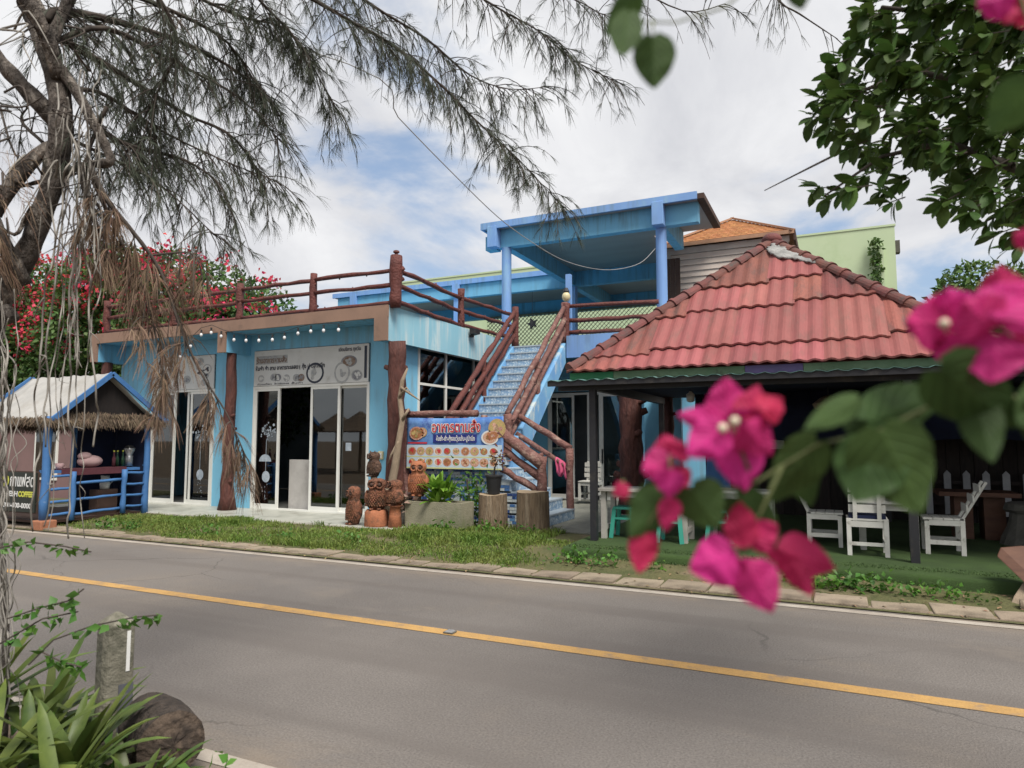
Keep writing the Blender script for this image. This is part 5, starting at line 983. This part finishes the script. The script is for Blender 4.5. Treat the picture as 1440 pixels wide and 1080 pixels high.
# round tree far right, bushes beside the green building
T2=thing('round_tree','rounded green tree in the distance beyond the pavilion roof','tree',(6.5,31,0)); e2=[(6.6+rnd.uniform(-2.6,2.6),31+rnd.uniform(-1,1),6.4+rnd.uniform(-1.6,1.5),1.3,1.2,1.0) for _ in range(16)]
crown(14000,e2,(.18,.34),(.1,.18),'tree_leaf',T2,'crown'); MB().log((6.5,31,0),(6.6,31,5.5),.28,r2=.15,seg=8,wob=.08,n=9).build('trunk','bark',T2,smooth=True)
T3=thing('hedge_tree','dense dark tree standing behind the pavilion at the far right','tree',(8,20,0)); crown(9000,[(8+rnd.uniform(-1.6,3),20+rnd.uniform(-1,1),2.5+rnd.uniform(-.5,1.3),1.4,1.2,1.1) for _ in range(9)],(.14,.26),(.08,.14),'tree_leaf',T3,'crown'); MB().log((8.5,20,0),(8.5,20,3),.2,seg=6,wob=.05,n=8).build('trunk','bark',T3,smooth=True)
# shed roof continuing to the right of the pavilion
SH=thing('side_shed','dark lean-to shed continuing beyond the pavilion at the right','shed',(5,12,0)); part('roof','tile_old',SH,(2.3,9,9.6,14,2.62,2.68)); part('post','black_steel',SH,(5.9,6.0,9.7,9.8,0,2.62))
# ---------------------------------------------------------------- near casuarina
CT=thing('casuarina_tree','leaning grey casuarina tree hung with vines beside the road','tree',at(-60,900,3.4)*1)
CT.location.z=0
def limb(L_,n=12,mat='bark',nm='limb'):
    k_=.41 if mat=='bark' else 1; pts=[at(u,v,d) for u,v,d,r in L_]; rr=[r*k_ for *_,r in L_]; P=[];Q=[]
    for i in range(len(pts)-1):
        m=4
        for k in range(m):
            u=k/m; p0=pts[max(0,i-1)];p1=pts[i];p2=pts[i+1];p3=pts[min(len(pts)-1,i+2)]
            q=.5*((2*p1)+(p2-p0)*u+(2*p0-5*p1+4*p2-p3)*u*u+(3*p1-p0-3*p2+p3)*u**3); P.append(q); Q.append((rr[i]*(1-u)+rr[i+1]*u)*rnd.uniform(.92,1.1))
    P.append(pts[-1]);Q.append(rr[-1]); b=MB(); b.tube(P,Q,n,jit=.13 if mat=='bark' else .06); b.build(nm,mat,CT,smooth=True); return P,Q
b0=at(-60,900,3.4); 
pz=[(-80,1150,3.35,.2),(-45,800,3.4,.15),(-30,600,3.4,.14),(-8,450,3.4,.13),(35,360,3.4,.125),(70,270,3.4,.12),(85,180,3.4,.13),(75,90,3.45,.13),(40,0,3.5,.12),(0,-80,3.6,.1)]
limb(pz,nm='trunk')
limb([(35,400,3.4,.09),(0,330,3.3,.08),(-30,260,3.3,.07)]); limb([(82,110,3.4,.08),(60,40,3.3,.08),(20,-20,3.2,.07)]); limb([(80,170,3.45,.1),(30,120,3.4,.09),(-20,60,3.4,.08)]); limb([(85,200,3.42,.07),(40,230,3.35,.08),(-10,300,3.3,.09)])
limb([(72,60,3.4,.07),(88,20,3.45,.065),(110,-30,3.5,.06)]); limb([(70,80,3.42,.075),(95,110,3.4,.065),(125,160,3.35,.055),(148,205,3.35,.05),(154,228,3.35,.055),(120,232,3.37,.045),(75,250,3.4,.03),(30,262,3.4,.02)],nm='limb')
limb([(75,262,3.4,.04),(40,300,3.35,.03),(20,330,3.3,.02),(-20,300,3.3,.015)],n=7); limb([(20,450,3.38,.07),(-5,400,3.4,.06),(60,320,3.42,.05)],n=9); limb([(0,150,3.3,.012),(20,215,3.3,.011),(50,245,3.3,.006)],n=6,nm='twig')
limb([(-5,700,3.3,.03),(5,800,3.3,.035),(8,950,3.25,.04),(0,1100,3.2,.05)],n=8,nm='root')
# grey hanging vines
for k in range(20):
    u0=rnd.uniform(80,150); v0=rnd.uniform(90,260); L_=[]; v=v0; u=u0; ve=rnd.choice([380,420,520,640,760]); ut=rnd.uniform(85,135) if k%4 else rnd.uniform(30,70); r0=rnd.choice([.0018,.0022,.003,.0042])
    while v<ve: L_.append((u,v,3.24+rnd.uniform(-.06,.06),r0)); v+=rnd.uniform(14,34); u+=(ut-u)*.08+rnd.gauss(0,3.2)
    if len(L_)>2: limb(L_,n=5,mat='vine_grey',nm='vine')
    for q in L_[3::3]:
        if rnd.random()<.45: limb([q,(q[0]+rnd.uniform(-16,16),q[1]+rnd.uniform(-4,18),q[2],r0*.7),(q[0]+rnd.uniform(-26,26),q[1]+rnd.uniform(5,40),q[2]+.05,r0*.4)],n=4,mat='vine_grey',nm='vine')
for k in range(12):
    u0=rnd.uniform(-6,22); L_=[(u0,rnd.uniform(380,560),3.1,.002)]; r0=rnd.choice([.002,.003,.004])
    for j in range(16): L_.append((u0+rnd.gauss(0,5),L_[-1][1]+rnd.uniform(18,40),3.1+rnd.uniform(-.05,.05),r0))
    limb(L_,n=5,mat='vine_grey',nm='vine')
for k in range(26):
    u0=rnd.uniform(-20,130); v0=rnd.uniform(30,330); limb([(u0,v0,3.3,.006),(u0+rnd.uniform(-30,40),v0+rnd.uniform(-30,30),3.2,.004),(u0+rnd.uniform(-60,70),v0+rnd.uniform(-40,70),3.15,.0015)],n=5,mat=rnd.choice(['twig','vine_grey','twig']),nm='dead_twig')
tw=MB(); NP=[];ND=[];NL=[]; DP=[];DD=[];DL=[]
def twigs(P,k,ln,nn,dead=False,down=.7,nl=(.08,.17),spread=.35,start=0.):
    for _ in range(k):
        i=rnd.uniform(start,len(P)-1.01); a=int(i); q=P[a].lerp(P[a+1],i-a); tg=(P[a+1]-P[a]).normalized()
        d=(tg*.6+Vector((rnd.gauss(0,.6),rnd.gauss(0,.6),rnd.gauss(-.15,.45)))).normalized(); L_=rnd.uniform(*ln); m=5; pts=[q]
        for j in range(m):
            d=(d+Vector((0,0,-down*.35))).normalized(); q=q+d*L_/m; pts.append(q)
        tw.tube(pts,[.004,.0035,.003,.0025,.002,.0015],3,False)
        for _ in range(max(2,nn//4)):       # fanned tufts of needles along the twig
            u=rnd.uniform(.7,m-.01); b=int(u); p=pts[b].lerp(pts[b+1],u-b); t_=(pts[b+1]-pts[b]).normalized(); fan=(t_+Vector((rnd.gauss(0,.5),rnd.gauss(0,.5),rnd.gauss(-.3,.4)))).normalized(); tl=rnd.uniform(*nl)
            for _ in range(7):
                dd=fan+Vector((rnd.gauss(0,spread),rnd.gauss(0,spread),rnd.gauss(-.05,spread)))
                (DP if dead else NP).append(p+fan*rnd.uniform(0,.03)); (DD if dead else ND).append(dd); (DL if dead else NL).append(tl*rnd.uniform(.6,1.1))
BR=[ # main hanging branches: path (u,v,depth,radius), twigs, needles per twig
 ([(72,50,3.45,.034),(95,60,3.5,.03),(180,110,3.7,.02),(260,160,4.0,.015),(330,195,4.2,.01),(375,270,4.3,.005)],120,16),
 ([(66,30,3.45,.034),(90,15,3.5,.03),(200,40,3.8,.02),(290,75,4.1,.015),(345,110,4.3,.008),(385,150,4.4,.004)],120,16),
 ([(100,120,3.42,.024),(145,185,3.5,.02),(200,210,3.7,.014),(260,225,3.9,.01),(310,260,4.0,.006),(325,300,4.1,.004)],90,16),
 ([(130,-30,3.6,.03),(230,10,3.9,.02),(320,60,4.2,.012),(372,140,4.4,.006)],110,16),
 ([(330,-50,3.8,.02),(365,0,4.1,.012),(420,60,4.3,.008),(470,150,4.5,.004)],45,24),
 ([(380,-50,4,.02),(480,22,4.3,.016),(550,62,4.5,.014),(615,115,4.7,.012),(670,170,4.9,.009),(730,225,5.0,.006),(790,290,5.1,.003)],130,22),
 ([(440,-60,4.2,.018),(520,5,4.5,.013),(600,55,4.7,.011),(660,105,4.9,.008),(715,125,5.0,.005),(770,122,5.0,.003)],80,20),
 ([(600,-60,4.5,.014),(690,5,4.8,.011),(760,45,5.0,.008),(800,80,5.1,.005),(865,115,5.2,.003)],70,17),
 ([(720,-50,4.8,.01),(820,5,5.1,.007),(850,20,5.2,.004),(880,10,5.2,.003)],28,15),
 ([(1080,-50,5.0,.012),(1095,0,5.0,.01),(1125,20,5.0,.008),(1178,55,5.1,.004)],14,9),
 ([(870,-40,4.9,.01),(960,15,5.1,.006),(1020,5,5.1,.004)],14,10),
 ([(150,150,3.4,.015),(120,230,3.5,.012),(130,290,3.5,.006)],20,16),
 ([(60,200,3.7,.015),(30,170,3.8,.01),(40,150,3.8,.005)],20,16),
 ([(200,-40,3.4,.02),(250,60,3.6,.012),(215,150,3.7,.008),(230,240,3.8,.004)],90,16),
 ([(75,60,3.45,.024),(150,40,3.6,.02),(260,95,3.9,.012),(340,140,4.2,.008),(395,200,4.4,.003)],90,15),([(84,130,3.42,.02),(140,130,3.6,.015),(220,180,3.8,.01),(290,215,4.0,.007),(350,240,4.2,.004),(390,255,4.3,.003)],85,15),([(88,190,3.42,.018),(140,215,3.5,.012),(210,250,3.7,.008),(260,290,3.8,.005),(300,330,3.9,.003)],55,14),([(230,-40,3.9,.02),(330,20,4.2,.012),(400,40,4.4,.006),(440,90,4.5,.003)],80,15),([(70,40,3.45,.024),(110,20,3.7,.02),(170,60,4.0,.012),(200,130,4.1,.006),(180,200,4.2,.003)],70,16)]
HL=[(40,10,3.5,.12),(70,-140,3.7,.11),(250,-220,4.0,.09),(500,-200,4.4,.065),(750,-160,4.8,.045),(1080,-120,5.0,.022)]; limb(HL,nm='limb')
hl=lambda u,i: float(np.interp(u,[q[0] for q in HL],[q[i] for q in HL]))
for L_,k,nn in BR:
    off=L_[0][1]<-20
    if off: u_=max(60,L_[0][0]-75); L_=[(u_,hl(u_,1),hl(u_,2),L_[0][3]*1.2)]+L_
    L_=[(a,b,c,r*.72) for a,b,c,r in L_]; P,_q=limb(L_,n=6,mat='twig',nm='branch'); twigs(P,int(k*(.8 if L_[-1][0]<420 else 1.2)),(.14,.42),nn+2,nl=(.06,.13),spread=.2,start=4.5 if off else 1.5)
for L_,k,nn in (([(122,225,3.3,.016),(150,280,3.3,.012),(190,330,3.35,.01),(225,380,3.4,.008),(250,450,3.4,.007),(280,520,3.4,.006),(318,580,3.4,.004),(345,640,3.4,.002)],52,20),([(130,250,3.35,.012),(165,330,3.4,.008),(200,400,3.4,.006),(225,500,3.4,.004),(235,560,3.4,.002)],48,24),([(110,240,3.3,.01),(130,300,3.3,.008),(150,340,3.3,.004)],22,20),([(0,260,3.2,.012),(-10,330,3.2,.008)],12,20),([(205,360,3.4,.006),(265,355,3.45,.004),(280,370,3.45,.002)],14,18)):
    P,_q=limb(L_,n=6,mat='twig',nm='dead_branch'); twigs(P,int(k*.85),(.1,.27),nn,True,1.8,(.07,.15),.12,2)
for k in range(60):
    p=at(rnd.uniform(-20,45),rnd.uniform(210,300),3.1+rnd.uniform(-.1,.1)); DP.append(p); DD.append(Vector((.6,-.2,-.25))+Vector((rnd.gauss(0,.2),rnd.gauss(0,.2),rnd.gauss(0,.2)))); DL.append(rnd.uniform(.15,.3))
tag(tw.build('twigs','twig',CT),kind='stuff')
V,F=needles_np(np.array(NP),np.array(ND),np.array(NL),.00105,.18); tag(npmesh('crown',V,F,'needle',CT),kind='stuff')
V,F=needles_np(np.array(DP),np.array(DD),np.array(DL),.0014,.3); tag(npmesh('dead_crown',V,F,'needle_dead',CT),kind='stuff')
# ---------------------------------------------------------------- broadleaf tree upper right
BT=thing('broadleaf_tree','glossy dark green broadleaf tree reaching in beside the bougainvillea','tree',(2.3,1.8,0))
MB().log((2.3,1.8,0),(2.1,2.1,3.4),.085,seg=10,wob=.03,n=9,r2=.05).build('trunk','bark',BT,smooth=True)
def leafmesh(L_=1,W_=.46,seg=6,tip=.12,fold=.16,droop=.18,obov=1.25):
    vs=[];fs=[]
    for i in range(seg+1):
        u=i/seg; w_=W_*.5*(math.sin(math.pi*min(1,u**obov*.98+.005))**.75); z=-droop*u*u
        vs+=[(-w_,u*L_,z+fold*w_),(0,u*L_,z),(w_,u*L_,z+fold*w_)]
    for i in range(seg): k=i*3; fs+=[(k,k+1,k+4,k+3),(k+1,k+2,k+5,k+4)]
    return vs,fs
lv,lf=leafmesh(); me=bpy.data.meshes.new('leaf'); me.from_pydata(lv,[],lf); me.materials.append(MATS['broad_leaf']); me.polygons.foreach_set('use_smooth',[True]*len(me.polygons))
def fr(p,d,n,s,sw=1):
    d=Vector(d).normalized(); n=Vector(n); x=d.cross(n).normalized(); n=x.cross(d); return Matrix(((x.x*s*sw,d.x*s,n.x*s,p[0]),(x.y*s*sw,d.y*s,n.y*s,p[1]),(x.z*s*sw,d.z*s,n.z*s,p[2]),(0,0,0,1)))
cl=[]
for u,v in ((1150,140),(1140,165),(1165,120),(1175,90),(1200,60),(1215,30),(1160,185),(1180,175),(1145,265),(1160,280),(1180,270),(1195,265),(1210,250),(1225,215),(1235,270),(1250,285),(1240,240),(1265,255),(1285,215),(1300,195),(1330,275),(1345,290),(1325,285),(1360,300),(1380,315),(1400,330),(1420,350),(1435,300),(1410,290),(1390,270),(1190,210),(1210,180),(1225,150),(1200,130)): cl.append((u,v,rnd.uniform(2.7,3.3)))
while len(cl)<430:
    u=rnd.uniform(1165,1500); v=rnd.uniform(-60,330)
    lim=60+ (u-1165)*.0; low=np.interp(u,[1165,1230,1290,1330,1400,1500],[180,240,205,265,310,360]); top=np.interp(u,[1165,1230],[90,-60])
    if v>low or v<top: continue
    cl.append((u,v,rnd.uniform(2.6,4.4)))
nleaf=0; SP=[];SD=[];SN=[];SL=[];SW=[]; trunk_top=Vector((3.3,3.4,3.2)); bmesh_b=MB()
for ci,(u,v,D) in enumerate(cl):
    c=at(u,v,D); ax=(c-Vector((2.6,3.6,2.9))); ax.z=ax.z*.5-.3; ax=ax.normalized()
    bmesh_b.tube([c-ax*.07+Vector((rnd.uniform(-.02,.02),rnd.uniform(-.02,.02),rnd.uniform(-.01,.03))),c],[.003,.002],5,False)
    a1=ax.orthogonal().normalized(); a2=ax.cross(a1)
    for k in range(8):
        th=2*math.pi*k/8+rnd.uniform(-.4,.4); sp=rnd.uniform(.5,1.3); d=ax*rnd.uniform(.3,1)+(a1*math.cos(th)+a2*math.sin(th))*sp+Vector((0,0,-.25)); n=Vector((rnd.gauss(0,.45),rnd.gauss(-.2,.45),1)); s_=rnd.uniform(.07,.108); p=c-ax*rnd.uniform(0,.05)
        if nleaf<300 and D<3.6: inst('leaf',me,fr(p,d,n,s_),BT); nleaf+=1
        else: SP.append(p);SD.append(d);SN.append(n);SL.append(s_);SW.append(s_*.46)
V,F=leaves_round(np.array(SP),np.array(SD),np.array(SN),np.array(SL),np.array(SW)*1.1); tag(npmesh('foliage',V,F,'broad_leaf',BT),kind='stuff')
tag(bmesh_b.build('twigs','twig',BT),kind='stuff'); 
for L_ in ([(1560,330,3.3,.04),(1440,240,3.1,.025),(1330,200,3.0,.015),(1240,220,3.0,.008),(1160,275,2.95,.004)],[(1560,200,3.4,.04),(1400,120,3.3,.02),(1280,100,3.1,.012),(1160,150,2.95,.005)],[(1190,210,3.0,.006),(1130,240,3.0,.004),(1075,268,3.0,.002)],[(1560,100,3.5,.04),(1400,30,3.3,.02),(1240,10,3.1,.008)]):
    st_=[Vector((2.12,2.08,2.7+.2*(L_[0][1]<250)))] if L_[0][0]>1500 else []
    MB().tube(st_+[at(u,v,d) for u,v,d,r in L_],([.045] if st_ else [])+[r for *_,r in L_],7,jit=.05).build('branch','twig',BT,smooth=True)
# ---------------------------------------------------------------- bougainvillea spray close to the camera
M('bract_magenta',(.60,.03,.22),(.46,.022,.16),scale=40,rough=.6,transl=.4,rn=.15); M('bract_red',(.57,.03,.13),(.46,.022,.095),scale=40,rough=.6,transl=.4,rn=.15); M('near_leaf',(.05,.092,.026),(.036,.068,.02),scale=30,rough=.6,spec=.2,transl=.3,rn=.2); M('near_stem',(.12,.14,.05),(.09,.1,.04),scale=30,rough=.7); M('flower_cream',(.75,.66,.5),scale=30,rough=.6)
veins('bract_magenta',.35,.5); veins('bract_red',.35,.5); veins('near_leaf',.45,.4)
BV=thing('bougainvillea_spray','bougainvillea spray with magenta bracts and heart-shaped leaves arching towards the road','bougainvillea',(1.6,.9,0))
def blade(b,t,wpx,D,dd,mat,parent,nm,cup=.25,wav=.085,heart=False,roll=0.):
    p=at(*b,D); q=at(*t,D+dd); d=q-p; L_=d.length; d.normalize(); view=(p-Vector((0,0,HC))).normalized(); sd=d.cross(view).normalized(); sd=(sd*math.cos(roll)+view*math.sin(roll)).normalized(); nn=sd.cross(d); W_=wpx*D/FPX*.5; nu,nv=10,16; vs=[];fs=[]; ph=rnd.uniform(0,6)
    for i in range(nv+1):
        u=i/nv; w_=(math.sin(math.pi*u**.72)**.8 if 0<u<1 else .0)*(1-.12*u)+(.25*(1-u)**3 if heart else .12*(1-u)**4)
        for j in range(nu+1):
            s_=(j/nu-.5)*2; back=(-.10*L_*abs(s_)*(1-u)**4 if heart else 0)
            vs.append(p+d*(u*L_+back)+sd*s_*W_*w_+nn*(cup*W_*w_*abs(s_)**1.4+.0-cup*.3*L_*(u-.4)**2+wav*W_*(math.sin(3*s_+u*7+ph)+.8*abs(s_)*math.sin(19*u+ph*2+2*s_))+ (-.02*W_ if j==nu//2 else 0)))
    fs=[(i*(nu+1)+j,i*(nu+1)+j+1,(i+1)*(nu+1)+j+1,(i+1)*(nu+1)+j) for i in range(nv) for j in range(nu)]
    o=MB().add(vs,fs).build(nm,mat,parent,smooth=True); uvl=o.data.uv_layers.new(name='UVMap')
    for lp in o.data.loops: uvl.data[lp.index].uv=((lp.vertex_index%(nu+1))/nu,(lp.vertex_index//(nu+1))/nv)
    return o
def flower(c,D,bracts,cream=()):
    o=MB(); p=at(*c,D); o.tube([at(c[0]+4,c[1]-14,D+.02),p],[.0012,.0015],5); f=o.build('flower','near_stem',BV)
    for b,t,w_,mt,*x in bracts: blade(b,t,w_,D+rnd.uniform(-.012,.012),x[0]*.5 if x else rnd.uniform(-.008,.008),'bract_magenta' if mt=='m' else 'bract_red',f,'bract',roll=rnd.uniform(-.18,.18))
    for u,v in cream:
        q=MB(); a=at(u,v,D-.012); z_=at(u+6,v+22,D+.012); q.tube([z_,a],[.0008,.001],6); q.lathe((0,0,0),[(.001,0),(.0032,.0006),(.001,.0015)],8); n0=len(q.v)-24
        vdir=(a-Vector((0,0,HC))).normalized(); s1=vdir.orthogonal().normalized(); s2=vdir.cross(s1)
        for i in range(n0,len(q.v)): x=q.v[i]; q.v[i]=tuple(a+s1*x[0]+s2*x[1]-vdir*x[2])
        q.build('true_flower','flower_cream',f,smooth=True)
    return f
flower((1025,600),.44,[((1026,592),(1020,530),64,'m'),((1022,596),(951,583),40,'m'),((1024,598),(966,642),62,'m'),((1052,592),(1066,541),52,'r',.02),((1072,580),(1101,562),48,'r',.02),((1045,598),(1084,640),60,'m',.02),((1036,612),(1047,692),72,'m'),((1050,575),(1040,640),58,'m',.02)],((1016,602),(1033,592)))
flower((942,650),.46,[((946,645),(903,664),52,'m'),((938,636),(934,610),40,'r'),((945,640),(962,622),46,'r'),((944,655),(958,700),50,'r'),((940,660),(940,700),46,'m'),((946,700),(934,748),34,'r')])
flower((872,690),.47,[((878,697),(868,676),26,'r'),((870,698),(884,682),22,'r')]); flower((905,750),.46,[((908,748),(898,806),44,'r'),((912,745),(915,790),30,'r')])
flower((1040,775),.45,[((1036,778),(970,802),78,'m'),((1048,790),(1087,862),70,'m'),((1050,762),(1094,738),52,'r'),((1046,770),(1040,704),50,'r'),((1042,785),(1045,835),50,'m',.02)])
flower((1090,770),.47,[((1092,772),(1175,800),64,'r'),((1110,785),(1142,838),40,'r'),((1085,762),(1115,800),36,'r')])
flower((1345,455),.42,[((1345,455),(1273,452),84,'m'),((1340,448),(1318,412),60,'m'),((1350,465),(1362,530),84,'m'),((1360,450),(1330,405),56,'m',.02)],((1328,455),))
flower((1405,460),.40,[((1400,460),(1352,425),80,'m'),((1402,452),(1450,395),96,'m'),((1400,470),(1395,540),88,'m'),((1412,465),(1480,500),96,'m'),((1412,440),(1405,372),70,'r'),((1420,450),(1490,440),90,'r')])
flower((1440,20),.42,[((1430,-10),(1372,8),60,'m'),((1425,-15),(1415,34),46,'r'),((1440,-10),(1450,40),50,'r')]); flower((1450,330),.42,[((1460,340),(1424,330),34,'r'),((1465,335),(1440,355),34,'r')])
for b,t,w_,D,dd in (((1148,622),(1082,706),66,.45,.02),((1205,562),(1128,606),36,.44,-.03),((1225,590),(1200,625),60,.45,0),((1222,592),(1335,545),76,.44,.03),((1238,585),(1300,608),70,.46,.03),((1240,606),(1292,722),118,.42,0),((1232,620),(1203,708),96,.43,-.01),((1322,520),(1432,600),104,.40,.02),((1372,560),(1396,652),54,.42,-.02),((972,686),(1010,744),72,.45,0),((1035,700),(1098,766),62,.45,.02),((938,690),(884,756),62,.46,0),((1120,650),(1140,712),52,.46,.03),
  ((918,52),(920,126),60,.46,0),((884,18),(874,82),46,.46,-.02),((896,-6),(850,50),40,.47,.02),((1120,-20),(1128,14),34,.46,0),((1450,120),(1390,190),70,.38,.03),((1500,540),(1430,600),70,.4,0),((1490,620),(1440,560),60,.4,0)):
    blade(b,t,w_,D,dd,'near_leaf',BV,'leaf',cup=.22,wav=.04,heart=True,roll=rnd.uniform(-.35,.35))
def stem(L_,r): MB().tube([at(u,v,d) for u,v,d in L_],[r*(1-.6*i/(len(L_)-1)) for i in range(len(L_))],7,jit=.05).build('stem','near_stem',BV,smooth=True)
stem([(1700,900,.8),(1560,640,.5),(1440,560,.42),(1340,555,.42),(1240,605,.44),(1150,625,.45),(1060,680,.45),(960,703,.46),(880,705,.465)],.0018); stem([(1560,640,.5),(1500,520,.43),(1410,465,.405),(1345,458,.42)],.0016); stem([(1560,640,.5),(1520,300,.42),(1470,100,.4),(1430,-20,.42),(1300,-120,.44),(1100,-60,.46),(1020,10,.465),(950,32,.465),(890,30,.465)],.0016); stem([(1060,680,.45),(1045,640,.445),(1028,602,.44)],.0016); stem([(1100,655,.45),(1070,720,.45),(1042,775,.45)],.0015); stem([(1042,775,.45),(1085,765,.465)],.0013); stem([(950,703,.46),(945,670,.46),(940,640,.46)],.0013); stem([(935,703,.46),(915,730,.46),(905,750,.46)],.0012); stem([(918,30,.465),(918,55,.46)],.001)
stem([(1700,900,.8),(1900,1600,1.3),(2000,2600,1.6)],.006)
# ---------------------------------------------------------------- near left: guide post, log, strap-leaf plants
GP=thing('guide_post','weathered concrete roadside post with a white strip and dark painted base','post',(-3.42,2.38,0)); a=R(72)
def rot(x,y): return (-3.38+x*math.cos(a)-y*math.sin(a),2.38+x*math.sin(a)+y*math.cos(a))
h=.07; z1=.66; q=[rot(-h*.5-.02,-h),rot(h,-h),rot(h,h),rot(-h,h),rot(-h,-h*.5)]; n=len(q); c=rot(0,0)
MB().add([(x,y,-.03) for x,y in q]+[(x,y,z1) for x,y in q]+[(c[0],c[1],z1+.06)],[tuple(range(n))[::-1]]+[(i,(i+1)%n,n+(i+1)%n,n+i) for i in range(n)]+[(n+i,n+(i+1)%n,2*n) for i in range(n)]).build('shaft','post_concrete',GP,bev=.012)
def pf(x0,x1,z0,z2,m,nm): MB().add([(*rot(x0,-h-.004),z0),(*rot(x1,-h-.004),z0),(*rot(x1,-h-.004),z2),(*rot(x0,-h-.004),z2),(*rot(x0,-h+.01),z0),(*rot(x1,-h+.01),z0),(*rot(x1,-h+.01),z2),(*rot(x0,-h+.01),z2)],[(0,1,2,3),(1,5,6,2),(3,2,6,7),(0,4,5,1),(4,0,3,7)]).build(nm,m,GP)
pf(.03,.047,.42,.62,'letter_white','white_strip'); pf(.0,.068,.05,.36,'post_paint_dark','dark_band')
t=thing('cut_log','short dark rotting log lying on the road edge beside the guide post','log',(-3.0,2.3,.18)); b=MB(); pts=[Vector((-2.83,2.29,.185)),Vector((-2.95,2.34,.18)),Vector((-3.08,2.40,.175)),Vector((-3.2,2.45,.17))]; b.tube(pts,[.148,.155,.152,.14],22,cap=False,jit=.018); o=b.build('bark','rotten_bark',t,smooth=True); e=b.v[:22]; cc=Vector((-2.805,2.28,.185)); 
ev=[cc]; ef=[]
for k in range(1,5):
    for j in range(22): ev.append(cc.lerp(Vector(e[j]),k/4)+Vector((rnd.uniform(-.007,.007),0,0))*(k<4))
for j in range(22): ef.append((0,1+j,1+(j+1)%22))
for k in range(3):
    for j in range(22): ef.append((1+k*22+j,1+(k+1)*22+j,1+(k+1)*22+(j+1)%22,1+k*22+(j+1)%22))
MB().add(ev,ef).build('cut_end','log_end',t)
def rosette(x,y,z,n,L_,W_,label,emin=.25,emax=1.35,a0=0,a1=6.28):
    t=thing('strap_leaf_plant',label,'plant',(x,y,z),'strap-leaved plants beside the guide post'); MB().lathe((x,y,z),[(.05,0),(.04,.06),(.02,.1)],9).build('base','weed',t)
    for k in range(n): strap((x+rnd.uniform(-.03,.03),y+rnd.uniform(-.03,.03),z+.03),rnd.uniform(a0,a1),rnd.uniform(emin,emax),L_*rnd.uniform(.7,1.15),W_*rnd.uniform(.8,1.2),'strap_leaf',t,'leaf',bend=1.1,seg=7,taper=.75,fold=.35)
lab=['yellowish strap-leaved plant crowding the guide post','strap-leaved plant arching over the rotting log','small strap-leaved plant at the cut end of the log','tall strap-leaved plant at the foot of the casuarina trunk','strap-leaved plant spreading over the roadside soil in front of the log','broad strap-leaved plant between casuarina trunk and log','low strap-leaved tuft beside the white edge line','upright strap-leaved plant behind the guide post']
for j,(x,y,z,n,L_,W_) in enumerate(((-3.35,1.98,.14,34,.42,.06),(-2.98,1.92,.14,36,.42,.06),(-2.68,2.0,.04,22,.34,.052),(-3.7,1.9,.25,26,.55,.065),(-2.72,1.68,.12,34,.42,.06),(-3.1,1.65,.18,36,.48,.06),(-2.5,1.8,0,12,.26,.045),(-3.62,2.2,.15,16,.42,.06))): rosette(x,y,z,n,L_,W_,lab[j],.1,1.15)
k=500; P=np.column_stack([nr.uniform(-3.9,-2.3,k),nr.uniform(1.4,2.3,k),nr.uniform(.0,.22,k)]); V,F=leaves_np(P,nr.normal(size=(k,3)),nr.normal(size=(k,3))+[0,0,1],nr.uniform(.04,.08,k),nr.uniform(.025,.045,k)); tag(npmesh('ground_cover',V,F,'weed'),'small-leaved ground cover under the strap-leaved plants','ground cover',kind='stuff')
t=thing('creeper_spray','thin leafy creeper twigs reaching out over the guide post','creeper',at(10,1000,2.9)); t.location.z=0
for L_ in ([(0,905,2.9),(60,870,2.9),(110,860,2.92)],[(10,870,2.9),(55,855,2.9),(95,845,2.9),(118,828,2.9)],[(40,935,2.9),(75,900,2.9),(130,880,2.85),(190,868,2.8),(222,865,2.8)],[(55,915,2.9),(85,930,2.9),(115,938,2.9)],[(0,770,2.9),(40,762,2.9),(90,768,2.9),(128,776,2.9)]):
    pts=[at(*q) for q in L_]; MB().tube(pts,.0035,5).build('twig','twig',t)
    k=26; P=np.array([list(pts[i].lerp(pts[i+1],rnd.random())+Vector((0,0,-.01))) for i in [rnd.randrange(len(pts)-1) for _ in range(k)]]); V,F=leaves_np(P,nr.normal(size=(k,3))+[0,0,-.4],nr.normal(size=(k,3)),nr.uniform(.03,.06,k),nr.uniform(.02,.04,k)); npmesh('leaves',V,F,'weed',t)
